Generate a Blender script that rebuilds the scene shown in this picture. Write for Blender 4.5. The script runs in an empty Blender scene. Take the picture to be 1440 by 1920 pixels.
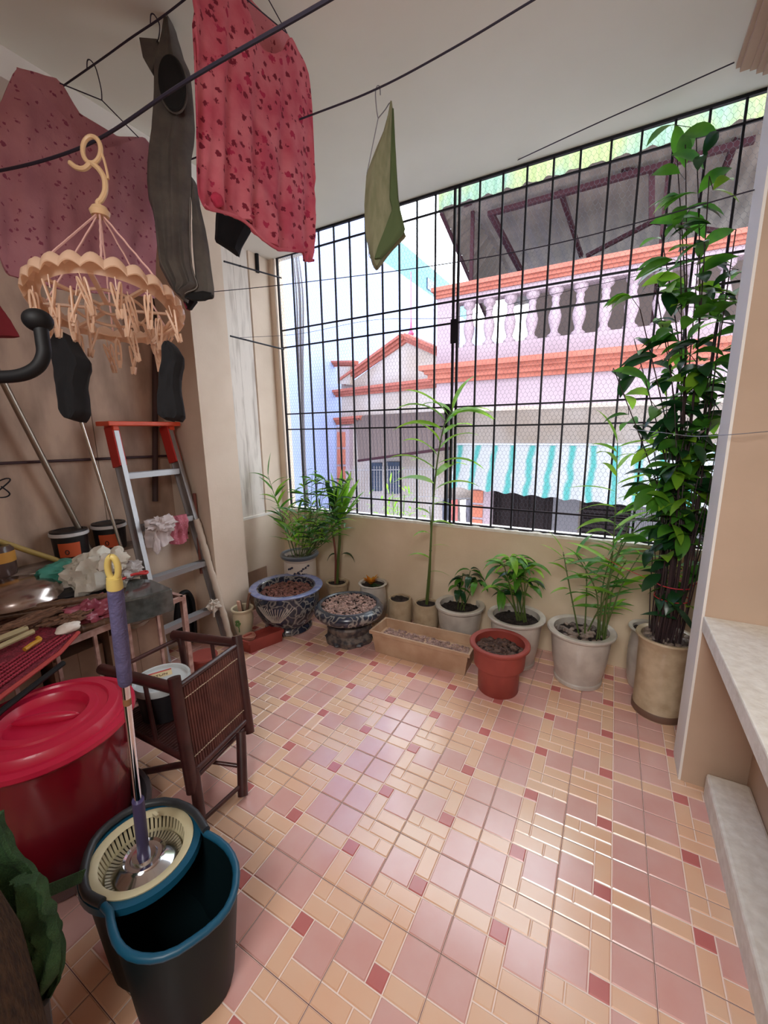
import bpy, bmesh, math, random
from mathutils import Vector, Matrix, noise
random.seed(7)
SC = bpy.context.scene
COL = SC.collection
V = Vector
# ------------------------------------------------------------------ camera
F = 767.06; H = 1.6617
R = Matrix(((0.87342725, 0.48673025, -0.0147816), (0.08206468, -0.1770487, -0.98077477), (-0.47998981, 0.85542237, -0.19458252)))
CAM = V((0, 0, H))
cd = bpy.data.cameras.new('camera'); cam = bpy.data.objects.new('camera', cd); COL.objects.link(cam)
cd.sensor_fit = 'VERTICAL'; cd.sensor_height = 24; cd.lens = F / 1920 * 24; cd.clip_start = .02; cd.clip_end = 300
M = Matrix((R[0], -V(R[1]), -V(R[2]))).transposed().to_4x4(); M.translation = CAM
cam.matrix_world = M
SC.camera = cam
def ray(x, y): return R.transposed() @ V(((x - 720) / F, (y - 960) / F, 1))
def onz(x, y, z=0.): d = ray(x, y); return CAM + d * ((z - H) / d.z)
def ony(x, y, Y): d = ray(x, y); return CAM + d * (Y / d.y)
def onx(x, y, X): d = ray(x, y); return CAM + d * (X / d.x)
def ond(x, y, t): return CAM + ray(x, y) * t
def onp(x, y, p0, n): d = ray(x, y); return CAM + d * ((V(p0) - CAM).dot(n) / d.dot(n))
# ------------------------------------------------------------------ light
SC.view_settings.view_transform = 'Standard'; SC.view_settings.look = 'None'
SC.view_settings.exposure = 0.0; SC.view_settings.gamma = 1; SC.view_settings.use_curve_mapping = False
w = bpy.data.worlds.new('overcast_sky'); SC.world = w; w.use_nodes = True
bg = w.node_tree.nodes['Background']; bg.inputs[0].default_value = (0.86, 0.93, 1.0, 1); bg.inputs[1].default_value = 6.3
def area(name, loc, rot, sx, sy, power, col=(1, 1, 1)):
    l = bpy.data.lights.new(name, 'AREA'); l.shape = 'RECTANGLE'; l.size = sx; l.size_y = sy; l.energy = power; l.color = col
    o = bpy.data.objects.new(name, l); COL.objects.link(o); o.location = loc; o.rotation_euler = rot; return o
# soft fill light added behind the camera, standing in for an unseen doorway
dl = area('added_fill_light', (.0, -1.15, 2.55), (math.radians(56), 0, math.radians(-8)), 1.1, 1.2, 42, (1, .98, .95)); dl.data.spread = math.radians(125)
# ------------------------------------------------------------------ materials
def lin(c): return tuple(((v / 255) / 12.92 if v / 255 <= .04045 else ((v / 255 + .055) / 1.055) ** 2.4) for v in c)
MC = {}
def mat(name, col, rough=.6, metal=0., col2=None, scale=8., lo=.35, hi=.65, bump=0., bscale=60., stretch=None, trans=0., alpha=1., spec=.5, coat=0., transmission=0., detail=6.):
    if name in MC: return MC[name]
    m = bpy.data.materials.new(name); m.use_nodes = True; nt = m.node_tree; N = nt.nodes; Lk = nt.links
    p = N['Principled BSDF']; c = (*lin(col), 1)
    p.inputs['Base Color'].default_value = c; p.inputs['Roughness'].default_value = rough; p.inputs['Metallic'].default_value = metal
    p.inputs['Specular IOR Level'].default_value = spec; p.inputs['Coat Weight'].default_value = coat; p.inputs['Coat Roughness'].default_value = .16 if 'floor' in name else .05
    p.inputs['Transmission Weight'].default_value = transmission; p.inputs['Alpha'].default_value = alpha
    tc = N.new('ShaderNodeTexCoord'); mp = N.new('ShaderNodeMapping'); Lk.new(tc.outputs['Object'], mp.inputs[0])
    if stretch: mp.inputs['Scale'].default_value = stretch
    src = None
    if col2:
        nz = N.new('ShaderNodeTexNoise'); nz.inputs['Scale'].default_value = scale; nz.inputs['Detail'].default_value = detail; Lk.new(mp.outputs[0], nz.inputs['Vector'])
        cr = N.new('ShaderNodeValToRGB'); cr.color_ramp.elements[0].position = lo; cr.color_ramp.elements[1].position = hi
        cr.color_ramp.elements[0].color = c; cr.color_ramp.elements[1].color = (*lin(col2), 1)
        Lk.new(nz.outputs[0], cr.inputs[0]); Lk.new(cr.outputs[0], p.inputs['Base Color']); src = cr.outputs[0]
    if bump:
        nb = N.new('ShaderNodeTexNoise'); nb.inputs['Scale'].default_value = bscale; nb.inputs['Detail'].default_value = 4; Lk.new(mp.outputs[0], nb.inputs['Vector'])
        bp = N.new('ShaderNodeBump'); bp.inputs['Strength'].default_value = bump; bp.inputs['Distance'].default_value = .01
        Lk.new(nb.outputs[0], bp.inputs['Height']); Lk.new(bp.outputs[0], p.inputs['Normal'])
    if trans:
        out = N['Material Output']; t = N.new('ShaderNodeBsdfTranslucent'); mx = N.new('ShaderNodeMixShader'); mx.inputs[0].default_value = trans
        t.inputs[0].default_value = c
        if src: Lk.new(src, t.inputs[0])
        Lk.new(p.outputs[0], mx.inputs[1]); Lk.new(t.outputs[0], mx.inputs[2]); Lk.new(mx.outputs[0], out.inputs[0])
    MC[name] = m; return m
def floral(name, base, base2, spot, scale, dens=.22, trans=.25, spot2=None):
    m = mat(name, base, .85, col2=base2, scale=9, trans=trans, bump=.25, bscale=90)
    nt = m.node_tree; N = nt.nodes; Lk = nt.links; p = N['Principled BSDF']; cr = [n for n in N if n.type == 'VALTORGB'][0]
    tc = [n for n in N if n.type == 'TEX_COORD'][0]
    prev = cr.outputs[0]
    for k, (sc, sp, dn) in enumerate(((scale, spot, dens), (scale * .62, spot2 or spot, dens * .8))):
        vo = N.new('ShaderNodeTexVoronoi'); vo.inputs['Scale'].default_value = sc; vo.inputs['Randomness'].default_value = .9
        nz = N.new('ShaderNodeTexNoise'); nz.inputs['Scale'].default_value = sc * 4.5
        ad = N.new('ShaderNodeMath'); ad.operation = 'MULTIPLY_ADD'; ad.inputs[1].default_value = .55; 
        Lk.new(tc.outputs['Object'], vo.inputs['Vector']); Lk.new(tc.outputs['Object'], nz.inputs['Vector'])
        Lk.new(nz.outputs[0], ad.inputs[0]); Lk.new(vo.outputs['Distance'], ad.inputs[2])
        r2 = N.new('ShaderNodeValToRGB'); r2.color_ramp.elements[0].position = dn + .25; r2.color_ramp.elements[1].position = dn + .30
        r2.color_ramp.elements[0].color = (1, 1, 1, 1); r2.color_ramp.elements[1].color = (0, 0, 0, 1); Lk.new(ad.outputs[0], r2.inputs[0])
        mx = N.new('ShaderNodeMixRGB'); Lk.new(r2.outputs[0], mx.inputs[0]); Lk.new(prev, mx.inputs[1]); mx.inputs[2].default_value = (*lin(sp), 1)
        prev = mx.outputs[0]
    Lk.new(prev, p.inputs['Base Color'])
    for n in N:
        if n.type == 'BSDF_TRANSLUCENT': Lk.new(prev, n.inputs[0])
    return m
paint = mat('cream_paint', (226, 208, 190), .75, col2=(216, 197, 178), scale=3, bump=.06)
paint_r = mat('beige_paint', (198, 172, 150), .75, col2=(190, 164, 142), scale=3, bump=.05)
parap = mat('parapet_paint', (226, 206, 180), .75, col2=(212, 190, 162), scale=2.5, bump=.08)
ceilm = mat('ceiling_paint', (238, 239, 230), .85, col2=(231, 232, 222), scale=1.2)
white = mat('white_paint', (236, 232, 226), .6, bump=.1, bscale=80)
screed = mat('rough_cement_white', (236, 232, 222), .8, col2=(222, 216, 204), scale=30, bump=.3, bscale=50)
ply = mat('stained_plywood', (194, 166, 146), .75, col2=(122, 100, 90), scale=3.4, lo=.38, hi=.85, stretch=(1, 2.0, .7), detail=12)
board = mat('weathered_board', (224, 216, 208), .85, col2=(150, 138, 128), scale=9, lo=.5, hi=.85, stretch=(1, 2.2, .28), bump=.12)
iron = mat('black_iron', (30, 30, 38), .45, .5)
wirem = mat('wire_galv', (150, 150, 156), .5, .6)
cordm = mat('dark_cord', (40, 34, 52), .7)
alu = mat('aluminium', (172, 170, 172), .45, .9, bump=.03)
chrome = mat('chrome', (214, 214, 220), .12, 1.)
steel = mat('bowl_steel', (190, 176, 172), .2, 1.)
black = mat('black_rubber', (12, 12, 15), .6, spec=.3)
blackc = mat('black_cloth', (16, 16, 20), .95)
soil = mat('dark_soil', (46, 34, 30), .95, col2=(28, 20, 18), scale=40, bump=1, bscale=60)
pebb = mat('pebble', (138, 104, 92), .8, col2=(96, 72, 66), scale=25)
stonem = mat('river_stone', (150, 130, 116), .6, col2=(88, 76, 72), scale=12)
green = mat('leaf_green', (96, 156, 48), .4, col2=(58, 116, 36), scale=7, trans=.45)
lime = mat('leaf_lime', (160, 206, 62), .4, col2=(112, 170, 46), scale=7, trans=.5)
dgreen = mat('leaf_dark', (34, 76, 40), .3, col2=(22, 54, 26), scale=7, trans=.25)
stemg = mat('stem_green', (78, 96, 44), .5)
stemd = mat('stem_dark', (50, 34, 36), .6)
cer = mat('glazed_white_ceramic', (204, 196, 186), .3, col2=(178, 168, 160), scale=9, coat=.3)
cerb = mat('glazed_beige_ceramic', (196, 176, 148), .35, col2=(172, 150, 122), scale=14, coat=.3)
terra = mat('red_plastic_pot', (160, 70, 60), .5, col2=(140, 58, 50), scale=6)
# ------------------------------------------------------------------ mesh helpers
class MB:
    def __init__(s): s.v = []; s.f = []; s.m = []
    def add(s, vs, fs, mi=0):
        o = len(s.v); s.v += [V(a) for a in vs]; s.f += [tuple(i + o for i in f) for f in fs]; s.m += [mi] * len(fs)
    def box(s, lo, hi, mi=0, mtx=None):
        x0, y0, z0 = lo; x1, y1, z1 = hi
        vs = [V(p) for p in ((x0, y0, z0), (x1, y0, z0), (x1, y1, z0), (x0, y1, z0), (x0, y0, z1), (x1, y0, z1), (x1, y1, z1), (x0, y1, z1))]
        if mtx: vs = [mtx @ p for p in vs]
        s.add(vs, [(0, 3, 2, 1), (4, 5, 6, 7), (0, 1, 5, 4), (1, 2, 6, 5), (2, 3, 7, 6), (3, 0, 4, 7)], mi)
    def bar(s, a, b, wx, wy, up=(0, 0, 1), mi=0):
        a = V(a); b = V(b); d = (b - a).normalized(); u = V(up)
        if abs(d.dot(u)) > .98: u = V((0, 1, 0))
        sx = d.cross(u).normalized() * wx / 2; sy = sx.cross(d).normalized() * wy / 2
        s.add([a - sx - sy, a + sx - sy, a + sx + sy, a - sx + sy, b - sx - sy, b + sx - sy, b + sx + sy, b - sx + sy],
              [(0, 3, 2, 1), (4, 5, 6, 7), (0, 1, 5, 4), (1, 2, 6, 5), (2, 3, 7, 6), (3, 0, 4, 7)], mi)
    def tube(s, pts, r, n=8, mi=0, cap=True):
        pts = [V(p) for p in pts]; k = len(pts)
        rs = r if isinstance(r, (list, tuple)) else [r] * k
        vs = []; up = V((0, 0, 1)); prev = None
        for i, p in enumerate(pts):
            d = (pts[min(i + 1, k - 1)] - pts[max(i - 1, 0)]).normalized()
            if prev is None:
                x = d.cross(up if abs(d.z) < .95 else V((1, 0, 0))).normalized()
            else:
                x = (prev - d * prev.dot(d)).normalized()
            prev = x; y = d.cross(x)
            vs += [p + (x * math.cos(2 * math.pi * j / n) + y * math.sin(2 * math.pi * j / n)) * rs[i] for j in range(n)]
        fs = [(i * n + j, i * n + (j + 1) % n, (i + 1) * n + (j + 1) % n, (i + 1) * n + j) for i in range(k - 1) for j in range(n)]
        if cap: fs += [tuple(range(n - 1, -1, -1)), tuple((k - 1) * n + j for j in range(n))]
        s.add(vs, fs, mi)
    def lathe(s, prof, c=(0, 0, 0), n=40, mi=0, mtx=None, rad=None):
        c = V(c); vs = []
        for r, z in prof:
            for j in range(n):
                a = 2 * math.pi * j / n; q = rad(a, z) if rad else 1
                p = V((r * q * math.cos(a), r * q * math.sin(a), z)); vs.append(c + (mtx @ p if mtx else p))
        k = len(prof); fs = [(i * n + j, i * n + (j + 1) % n, (i + 1) * n + (j + 1) % n, (i + 1) * n + j) for i in range(k - 1) for j in range(n)]
        if prof[0][0] > 1e-5: pass
        s.add(vs, fs, mi)
    def prism(s, pts, vec, mi=0):
        pts = [V(p) for p in pts]; vec = V(vec); n = len(pts)
        s.add(pts + [p + vec for p in pts], [tuple(range(n))[::-1], tuple(range(n, 2 * n))] + [(i, (i + 1) % n, n + (i + 1) % n, n + i) for i in range(n)], mi)
    def blob(s, c, r, seed=0, amp=.25, fr=1.5, n=14, mi=0, mtx=None):
        vs = []; c = V(c)
        for i in range(n + 1):
            th = math.pi * i / n
            for j in range(2 * n):
                a = math.pi * j / n; d = V((math.sin(th) * math.cos(a), math.sin(th) * math.sin(a), math.cos(th)))
                k = 1 + amp * noise.noise(d * fr + V((seed * 7.3, seed * 3.1, seed))) + amp * .4 * noise.noise(d * fr * 3.1 + V((seed, 5, 2)))
                p = V((d.x * r[0], d.y * r[1], d.z * r[2])) * k
                vs.append(c + (mtx @ p if mtx else p))
        m2 = 2 * n
        s.add(vs, [(i * m2 + j, (i + 1) * m2 + j, (i + 1) * m2 + (j + 1) % m2, i * m2 + (j + 1) % m2) for i in range(n) for j in range(m2)], mi)
    def leaf(s, p, d, L, w, droop=.6, mi=0, n=6, fold=.25, shape=.85, twist=0.):
        p = V(p); d = V(d).normalized(); side = d.cross(V((0, 0, 1)))
        if side.length < .1: side = V((random.uniform(-1, 1), random.uniform(-1, 1), 0))
        side.normalize(); side = Matrix.Rotation(twist, 3, d) @ side
        vs = []
        for i in range(n + 1):
            t = i / n; ww = w * max(.03, math.sin(math.pi * min(1, t ** shape)) ** .9) / 2
            sd = (side - d * side.dot(d)).normalized(); up = sd.cross(d)
            vs += [p - sd * ww + up * ww * fold, p.copy(), p + sd * ww + up * ww * fold]
            p = p + d * (L / n); d = (d + V((0, 0, -droop / n))).normalized()
        s.add(vs, [(3 * i + a, 3 * i + a + 1, 3 * i + a + 4, 3 * i + a + 3) for i in range(n) for a in (0, 1)], mi)
    def build(s, name, mats, parent=None, smooth=True, label=None, bevel=0., base=None, angle=40):
        me = bpy.data.meshes.new(name)
        if parent is not None: off = wloc(parent)
        elif base is not None: off = V(base)
        else:
            xs = [p.x for p in s.v]; ys = [p.y for p in s.v]; zs = [p.z for p in s.v]
            off = V(((min(xs) + max(xs)) / 2, (min(ys) + max(ys)) / 2, min(zs)))
        me.from_pydata([tuple(p - off) for p in s.v], [], s.f)
        for m in (mats if isinstance(mats, (list, tuple)) else [mats]): me.materials.append(m)
        me.polygons.foreach_set('material_index', s.m); me.update()
        if smooth:
            me.polygons.foreach_set('use_smooth', [True] * len(me.polygons)); me.set_sharp_from_angle(angle=math.radians(angle))
        o = bpy.data.objects.new(name, me); COL.objects.link(o)
        if parent is not None: o.parent = parent
        else: o.location = off
        if bevel:
            b = o.modifiers.new('bevel', 'BEVEL'); b.width = bevel; b.segments = 2; b.limit_method = 'ANGLE'
        if label: o['label'] = label
        return o
def wloc(o):
    l = o.location.copy()
    while o.parent: o = o.parent; l = l + o.location
    return l
def thing(name, label, cat, loc, group=None):
    o = bpy.data.objects.new(name, None); COL.objects.link(o); o.location = V(loc); o.empty_display_size = .05
    o['label'] = label; o['category'] = cat
    if group: o['group'] = group
    return o
def tag(o, label, cat, group=None, kind=None):
    o['label'] = label; o['category'] = cat
    if group: o['group'] = group
    if kind: o['kind'] = kind
    return o
def struct(name, mb, mats, **k):
    o = mb.build(name, mats, **k); o['kind'] = 'structure'; o['label'] = name.replace('_', ' '); return o
def interp(tab, x):
    if x <= tab[0][0]: return tab[0][1:]
    for a, b in zip(tab, tab[1:]):
        if x <= b[0]:
            t = (x - a[0]) / max(1e-9, b[0] - a[0]); return tuple(p + (q - p) * t for p, q in zip(a[1:], b[1:]))
    return tab[-1][1:]
def drape(tab, pf, nrm, th=.02, amp=.006, fr=22., cols=True, nu=46, nv=40, mb=None, mi=0, seed=0, edge=.12):
    """closed hanging cloth: tab of spans, carried to the plane pf, with folds and an air-filled middle"""
    mb = mb or MB(); nrm = V(nrm).normalized(); Fr = []; Bk = []
    a0, a1 = tab[0][0], tab[-1][0]
    for i in range(nu + 1):
        u = i / nu; a = a0 + (a1 - a0) * u; lo, hi = interp(tab, a)
        for j in range(nv + 1):
            v = j / nv; b = lo + (hi - lo) * v
            p = pf(a, b) if cols else pf(b, a)
            s_, t_ = (u, v) if cols else (v, u)
            f_ = amp * (math.sin(fr * s_ + 1.7 * math.sin(3 * t_ + seed)) + .6 * math.sin(fr * 1.9 * s_ + seed * 2 + 2 * t_)) * (.25 + .75 * t_)
            f_ += amp * 1.2 * noise.noise(V((s_ * 6, t_ * 6, seed)))
            e = min(1, math.sin(math.pi * s_) / .5 + edge)
            q = p + nrm * f_
            Fr.append(q + nrm * th * .5 * e); Bk.append(q - nrm * th * .5 * e)
    n = len(Fr); W = nv + 1; fs = []
    for i in range(nu):
        for j in range(nv):
            k = i * W + j; fs.append((k, k + 1, k + W + 1, k + W)); fs.append((n + k, n + k + W, n + k + W + 1, n + k + 1))
    per = [i * W for i in range(nu)] + [nu * W + j for j in range(nv)] + [i * W + nv for i in range(nu, 0, -1)] + [j for j in range(nv, 0, -1)]
    for a, b in zip(per, per[1:] + per[:1]): fs.append((a, b, n + b, n + a))
    mb.add(Fr + Bk, fs, mi); return mb
def smoothpath(pts, k=6):
    pts = [V(p) for p in pts]; out = []
    P = [pts[0]] + pts + [pts[-1]]
    for i in range(1, len(P) - 2):
        for j in range(k):
            t = j / k; p0, p1, p2, p3 = P[i - 1], P[i], P[i + 1], P[i + 2]
            out.append(.5 * ((2 * p1) + (p2 - p0) * t + (2 * p0 - 5 * p1 + 4 * p2 - p3) * t * t + (3 * p1 - p0 - 3 * p2 + p3) * t ** 3))
    return out + [pts[-1]]
def ring(c, r, n=24): return [V(c) + V((r * math.cos(2 * math.pi * i / n), r * math.sin(2 * math.pi * i / n), 0)) for i in range(n + 1)]
# ================================================================== SETTING
YW = 3.09; CZ = 3.35
pink = mat('floor_tile_pink', (222, 176, 168), .22, col2=(218, 162, 152), scale=5, coat=.9)
peach = mat('floor_tile_peach', (234, 194, 164), .25, col2=(234, 186, 154), scale=5, coat=.9)
rose = mat('floor_tile_rose', (204, 122, 118), .2, col2=(194, 112, 108), scale=5, coat=.3)
grl = mat('grout_light', (240, 218, 206), .5); grd = mat('grout_dark', (120, 74, 66), .7)
mb = MB(); mb.box((-3.2, -1.3, -.12), (.8, 3.2, -.004), 3)
A = [(0, 0, 2, 2, 0), (0, 2, 2, 3, 1), (0, 3, 2, 5, 0), (2, 0, 3, 1, 1), (3, 0, 5, 1, 1), (2, 1, 4, 2, 1), (4, 1, 5, 2, 1), (2, 2, 3, 3, 2), (2, 3, 3, 5, 1), (3, 2, 5, 4, 0), (3, 4, 5, 5, 1)]
for i in range(-8, 6):
    for j in range(-10, 6):
        x0 = .3 * i - .9572; y0 = .3 * j + 1.5702
        if x0 > .8 or y0 > YW or x0 < -3.3: continue
        g = .0011
        mb.add([(x0 + g, y0 + g, -.0030), (x0 + .3 - g, y0 + g, -.0030), (x0 + .3 - g, y0 + .3 - g, -.0030), (x0 + g, y0 + .3 - g, -.0030)], [(0, 1, 2, 3)], 4)
        for (a, b, c, d, m) in A:
            if i % 2: a, b, c, d = 5 - c, 5 - d, 5 - a, 5 - b
            e = .0019; k = .0032
            X0 = x0 + a * .06 + e; X1 = x0 + c * .06 - e; Y1 = y0 + .3 - b * .06 - e; Y0 = y0 + .3 - d * .06 + e
            if Y0 > YW: continue
            Y1 = min(Y1, YW)
            mb.add([(X0, Y0, -.003), (X1, Y0, -.003), (X1, Y1, -.003), (X0, Y1, -.003), (X0 + k, Y0 + k, 0), (X1 - k, Y0 + k, 0), (X1 - k, Y1 - k, 0), (X0 + k, Y1 - k, 0)],
                   [(4, 5, 6, 7), (0, 1, 5, 4), (1, 2, 6, 5), (2, 3, 7, 6), (3, 0, 4, 7)], m)
struct('floor', mb, [pink, peach, rose, grd, grl], smooth=False)
mb = MB(); mb.box((-3.25, -1.35, CZ), (.9, 3.145, CZ + .18)); struct('ceiling', mb, ceilm, smooth=False)
# parapet under the grille and along the left side
mb = MB(); mb.box((-3.1, YW, -.12), (.75, YW + .14, .895)); struct('wall_back', mb, parap, smooth=False)
mb = MB(); mb.box((-2.93, YW - .004, .885), (.72, YW + .15, .905))
rnd = random.Random(3)
for k in range(70):
    x = rnd.uniform(-2.9, .5); mb.blob((x, YW + rnd.uniform(.0, .03), .905), (rnd.uniform(.015, .05), .012, rnd.uniform(.003, .008)), seed=k, n=5)
struct('trim_1', mb, screed)
mb = MB(); mb.box((-3.12, -1.35, -.12), (-2.93, YW + .14, .87)); struct('wall_left', mb, paint, smooth=False)
mb = MB(); mb.box((-3.12, 2.33, .87), (-2.925, YW, .892)); struct('trim_2', mb, white, smooth=False)
mb = MB(); mb.box((-3.12, -1.35, .87), (-2.93, 2.02, .89)); struct('trim_8', mb, mat('dusty_ledge', (150, 128, 114), .85, col2=(110, 92, 84), scale=8), smooth=False)
# plywood lining above the ledge (three sheets with open joints)
mb = MB()
ys = [-1.35, .62, 1.505, 2.03]
for a, b in zip(ys, ys[1:]): mb.box((-3.12, a + .002, .89), (-3.08, b - .002, 3.22))
mb.box((-3.14, -1.35, .89), (-3.121, 2.03, 3.3), 1)
struct('wall_left_plywood', mb, [ply, mat('dark_gap', (40, 30, 28), .9)], smooth=False)
mb = MB(); mb.box((-3.12, 2.02, -.1), (-2.65, 2.33, CZ)); struct('wall_left_pillar', mb, paint, smooth=False)
mb = MB(); mb.box((-3.12, -1.35, 3.22), (-2.5, 3.2, CZ)); struct('trim_3', mb, white, smooth=False)
# weathered panel and plastered strip between pillar and grille
mb = MB()
for a, b in ((2.33, 2.52), (2.522, 2.70), (2.702, 2.86)): mb.box((-3.0, a, .89), (-2.94, b, 3.22))
mb.box((-3.04, 2.33, .89), (-3.001, 2.84, 3.22))
struct('wall_left_boarding', mb, board, smooth=False)
mb = MB(); mb.box((-3.12, 2.87, .89), (-2.93, YW + .14, 3.22)); mb.box((-2.93, YW + .02, .9), (-2.87, YW + .14, 3.3)); struct('wall_left_reveal', mb, paint, smooth=False)
# right side: pier, niche, slab and low step
mb = MB(); mb.box((.405, 2.14, -.1), (.85, 2.32, 3.30)); struct('wall_right_pier', mb, paint_r, smooth=False)
mb = MB(); mb.box((.395, 2.141, 0), (.405, 2.325, 3.28)); struct('trim_4', mb, white, smooth=False)
mb = MB(); mb.box((.64, -1.35, -.1), (.85, 2.14, 3.3)); mb.box((.72, 2.32, -.1), (.85, YW + .14, 3.35)); struct('wall_right', mb, paint_r, smooth=False)
mb = MB(); mb.box((.40, -1.3, .775), (.64, 2.139, .845)); struct('trim_5', mb, screed, smooth=False, bevel=.006)
mb = MB(); mb.box((.485, -1.3, -.02), (.64, 2.10, .115)); struct('trim_6', mb, screed, smooth=False, bevel=.012)
mb = MB()
for x, z in ((.355, 3.33), (.372, 3.31), (.41, 3.30), (.435, 3.28), (.46, 3.265)): mb.box((x, -1.35, z), (.86, 2.86, z + .03 if z < 3.3 else CZ))
struct('trim_7', mb, paint_r, smooth=False)
mb = MB(); mb.box((-3.2, -1.42, -.1), (.85, -1.35, 3.4)); struct('wall_front', mb, paint_r, smooth=False)
# ================================================================== WINDOW GRILLE
g = thing('window_grille', 'black iron bar grille backed with wire mesh filling the open balcony side', 'window grille', (-1.2, 3.13, .905))
GY = 3.13
vx = [-2.838, -2.66, -2.51, -2.355, -2.197, -2.041, -1.886, -1.737, -1.585, -1.434, -1.285, -1.137, -1.103, -.957, -.80, -.645, -.484, -.33, -.165, -.01, .149, .303, .455, .605]
for x in vx:
    r = .0085 if x in (-2.838, -1.137, -1.103) else .0062
    m_ = MB(); m_.bar((x, GY, .9), (x, GY, 3.35), 2 * r, 2 * r, (0, 1, 0)); m_.build('vertical_bar', iron, g, smooth=False)
for z, t in ((3.345, .022), (3.218, .012), (2.597, .012), (2.445, .012), (1.835, .012), (1.688, .012), (1.062, .012), (.912, .012)):
    m_ = MB(); m_.box((-2.84, GY - t / 2 - .006, z - t / 2), (.61, GY + t / 2 - .006, z + t / 2)); m_.build('horizontal_bar', iron, g, smooth=False)
for z in (2.36, 2.52):
    pass
m_ = MB(); m_.box((-1.15, GY - .02, 2.30), (-1.09, GY - .008, 2.47)); m_.build('lock_plate', iron, g, smooth=False)
m_ = MB(); m_.box((-1.185, GY - .012, .92), (-1.165, GY + .02, 1.84)); m_.box((-1.19, GY - .02, 1.78), (-1.15, GY + .02, 1.86)); m_.build('gate_bolt', iron, g, smooth=False)
# hexagonal chicken wire
m_ = MB(); P = .029; hh = P * .5; wv = .0006; yh = GY + .018
sx = P; sz = P * .866 * 1.1
def wseg(a, b):
    dx = b[0] - a[0]; dz = b[1] - a[1]; L = math.hypot(dx, dz); nx, nz = -dz / L * wv, dx / L * wv
    m_.v += [V((a[0] + nx, yh, a[1] + nz)), V((b[0] + nx, yh, b[1] + nz)), V((b[0], yh - 1.4 * wv, b[1])), V((a[0], yh - 1.4 * wv, a[1])), V((b[0] - nx, yh, b[1] - nz)), V((a[0] - nx, yh, a[1] - nz))]
    o = len(m_.v) - 6; m_.f += [(o, o + 1, o + 2, o + 3), (o + 3, o + 2, o + 4, o + 5)]; m_.m += [0, 0]
nz_ = int(2.45 / sz); nx_ = int(3.45 / sx)
for i in range(nz_):
    z0 = .9 + i * sz; off = (i % 2) * sx / 2
    for j in range(nx_):
        x0 = -2.84 + j * sx + off
        wseg((x0, z0), (x0, z0 + sz * .45))
        wseg((x0, z0 + sz * .45), (x0 - sx / 2, z0 + sz)); wseg((x0, z0 + sz * .45), (x0 + sx / 2, z0 + sz))
m_.build('chicken_wire', iron, g, smooth=False)
# clothes-line brackets at the left end of the grille
for nm, a, b, lb in (('line_bracket', ony(527, 521, 3.1), onx(420, 490, -2.80), 'upper black iron rod bracket jutting from the grille beside the boarded panel'),
                     ('line_bracket', ony(532, 655, 3.1), onx(432, 630, -2.80), 'lower black iron rod bracket jutting from the grille beside the boarded panel')):
    m_ = MB(); m_.tube([a, b], .007, 8); mid = a.lerp(b, .75); m_.tube(ring(mid, .012, 8), .004, 6)
    tag(m_.build(nm, iron, base=a), lb, 'bracket')
m_ = MB(); a = onx(477, 455, -2.94); b = onx(480, 512, -2.94); m_.tube([a + V((.02, 0, 0)), b + V((.02, 0, 0))], .017, 10)
tag(m_.build('pipe_offcut', black, base=b), 'short black upright rod fixed on the board beside the upper grille corner', 'rod')
m_ = MB(); a = onx(492, 475, -2.92); b = onx(522, 492, -2.92); m_.bar(a, b, .04, .05); tag(m_.build('conduit_box', white, base=b), 'small white conduit on the left reveal next to the grille top', 'conduit')
# ================================================================== OUTSIDE
pinkw = mat('pink_render', (148, 129, 138), .8, col2=(138, 118, 128), scale=1.6, lo=.3, hi=.75)
creamw = mat('pale_render', (164, 152, 148), .85, col2=(150, 134, 124), scale=1.4)
orange = mat('orange_trim', (158, 88, 73), .7, col2=(146, 76, 62), scale=5)
brick = mat('orange_block', (168, 96, 74), .7, col2=(156, 84, 64), scale=8)
lav = mat('lavender_wall', (152, 165, 208), .85, col2=(145, 158, 203), scale=.8)
teal = mat('teal_wall', (96, 134, 146), .8, col2=(90, 128, 142), scale=.6)
rust = mat('roof_frame_maroon', (48, 20, 27), .75, spec=.2)
sheet = mat('old_roof_sheet', (104, 92, 86), .7, col2=(84, 74, 68), scale=2, trans=.04)
lsheet = mat('translucent_roof_sheet', (128, 138, 90), .5, col2=(106, 132, 112), scale=1.5, lo=.42, hi=.58, trans=.2)
dwood = mat('dark_door_wood', (30, 20, 22), .8, spec=.15, col2=(22, 15, 17), scale=6, stretch=(6, 6, 1))
YB = 7.0
b = thing('townhouse', 'pink town house across the lane with orange cornices and a balustraded roof terrace', 'building', (0, 7.5, -3))
def bpart(n, mats, mb, **k): return mb.build(n, mats, b, **k)
m_ = MB(); m_.box((-2.83, YB, 2.02), (3.2, YB + .2, 2.72)); m_.box((-2.83, YB + .2, 2.0), (-2.6, 12, 2.9)); bpart('facade_wall', pinkw, m_, smooth=False)
m_ = MB(); m_.box((-2.7, YB + .55, -3), (3.2, YB + .8, 2.02)); m_.box((-2.83, YB, 1.96), (3.2, YB + .6, 2.02)); bpart('recessed_wall', creamw, m_, smooth=False)
m_ = MB()
for dz, dy in ((0, .06), (.07, .12), (.15, .17), (.21, .24)): m_.box((-2.83 - dy, YB - dy, 2.46 + dz), (3.2, YB, 2.46 + dz + .08))
bpart('cornice', orange, m_, smooth=False)
m_ = MB(); m_.box((-2.83, YB, 2.72), (3.2, YB + .22, 3.02)); m_.box((-2.83, YB, 3.02), (-2.50, YB + .22, 3.72)); m_.box((-2.83, YB, 3.72), (3.2, YB + .22, 3.84))
bpart('terrace_parapet', pinkw, m_, smooth=False)
m_ = MB()
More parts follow.
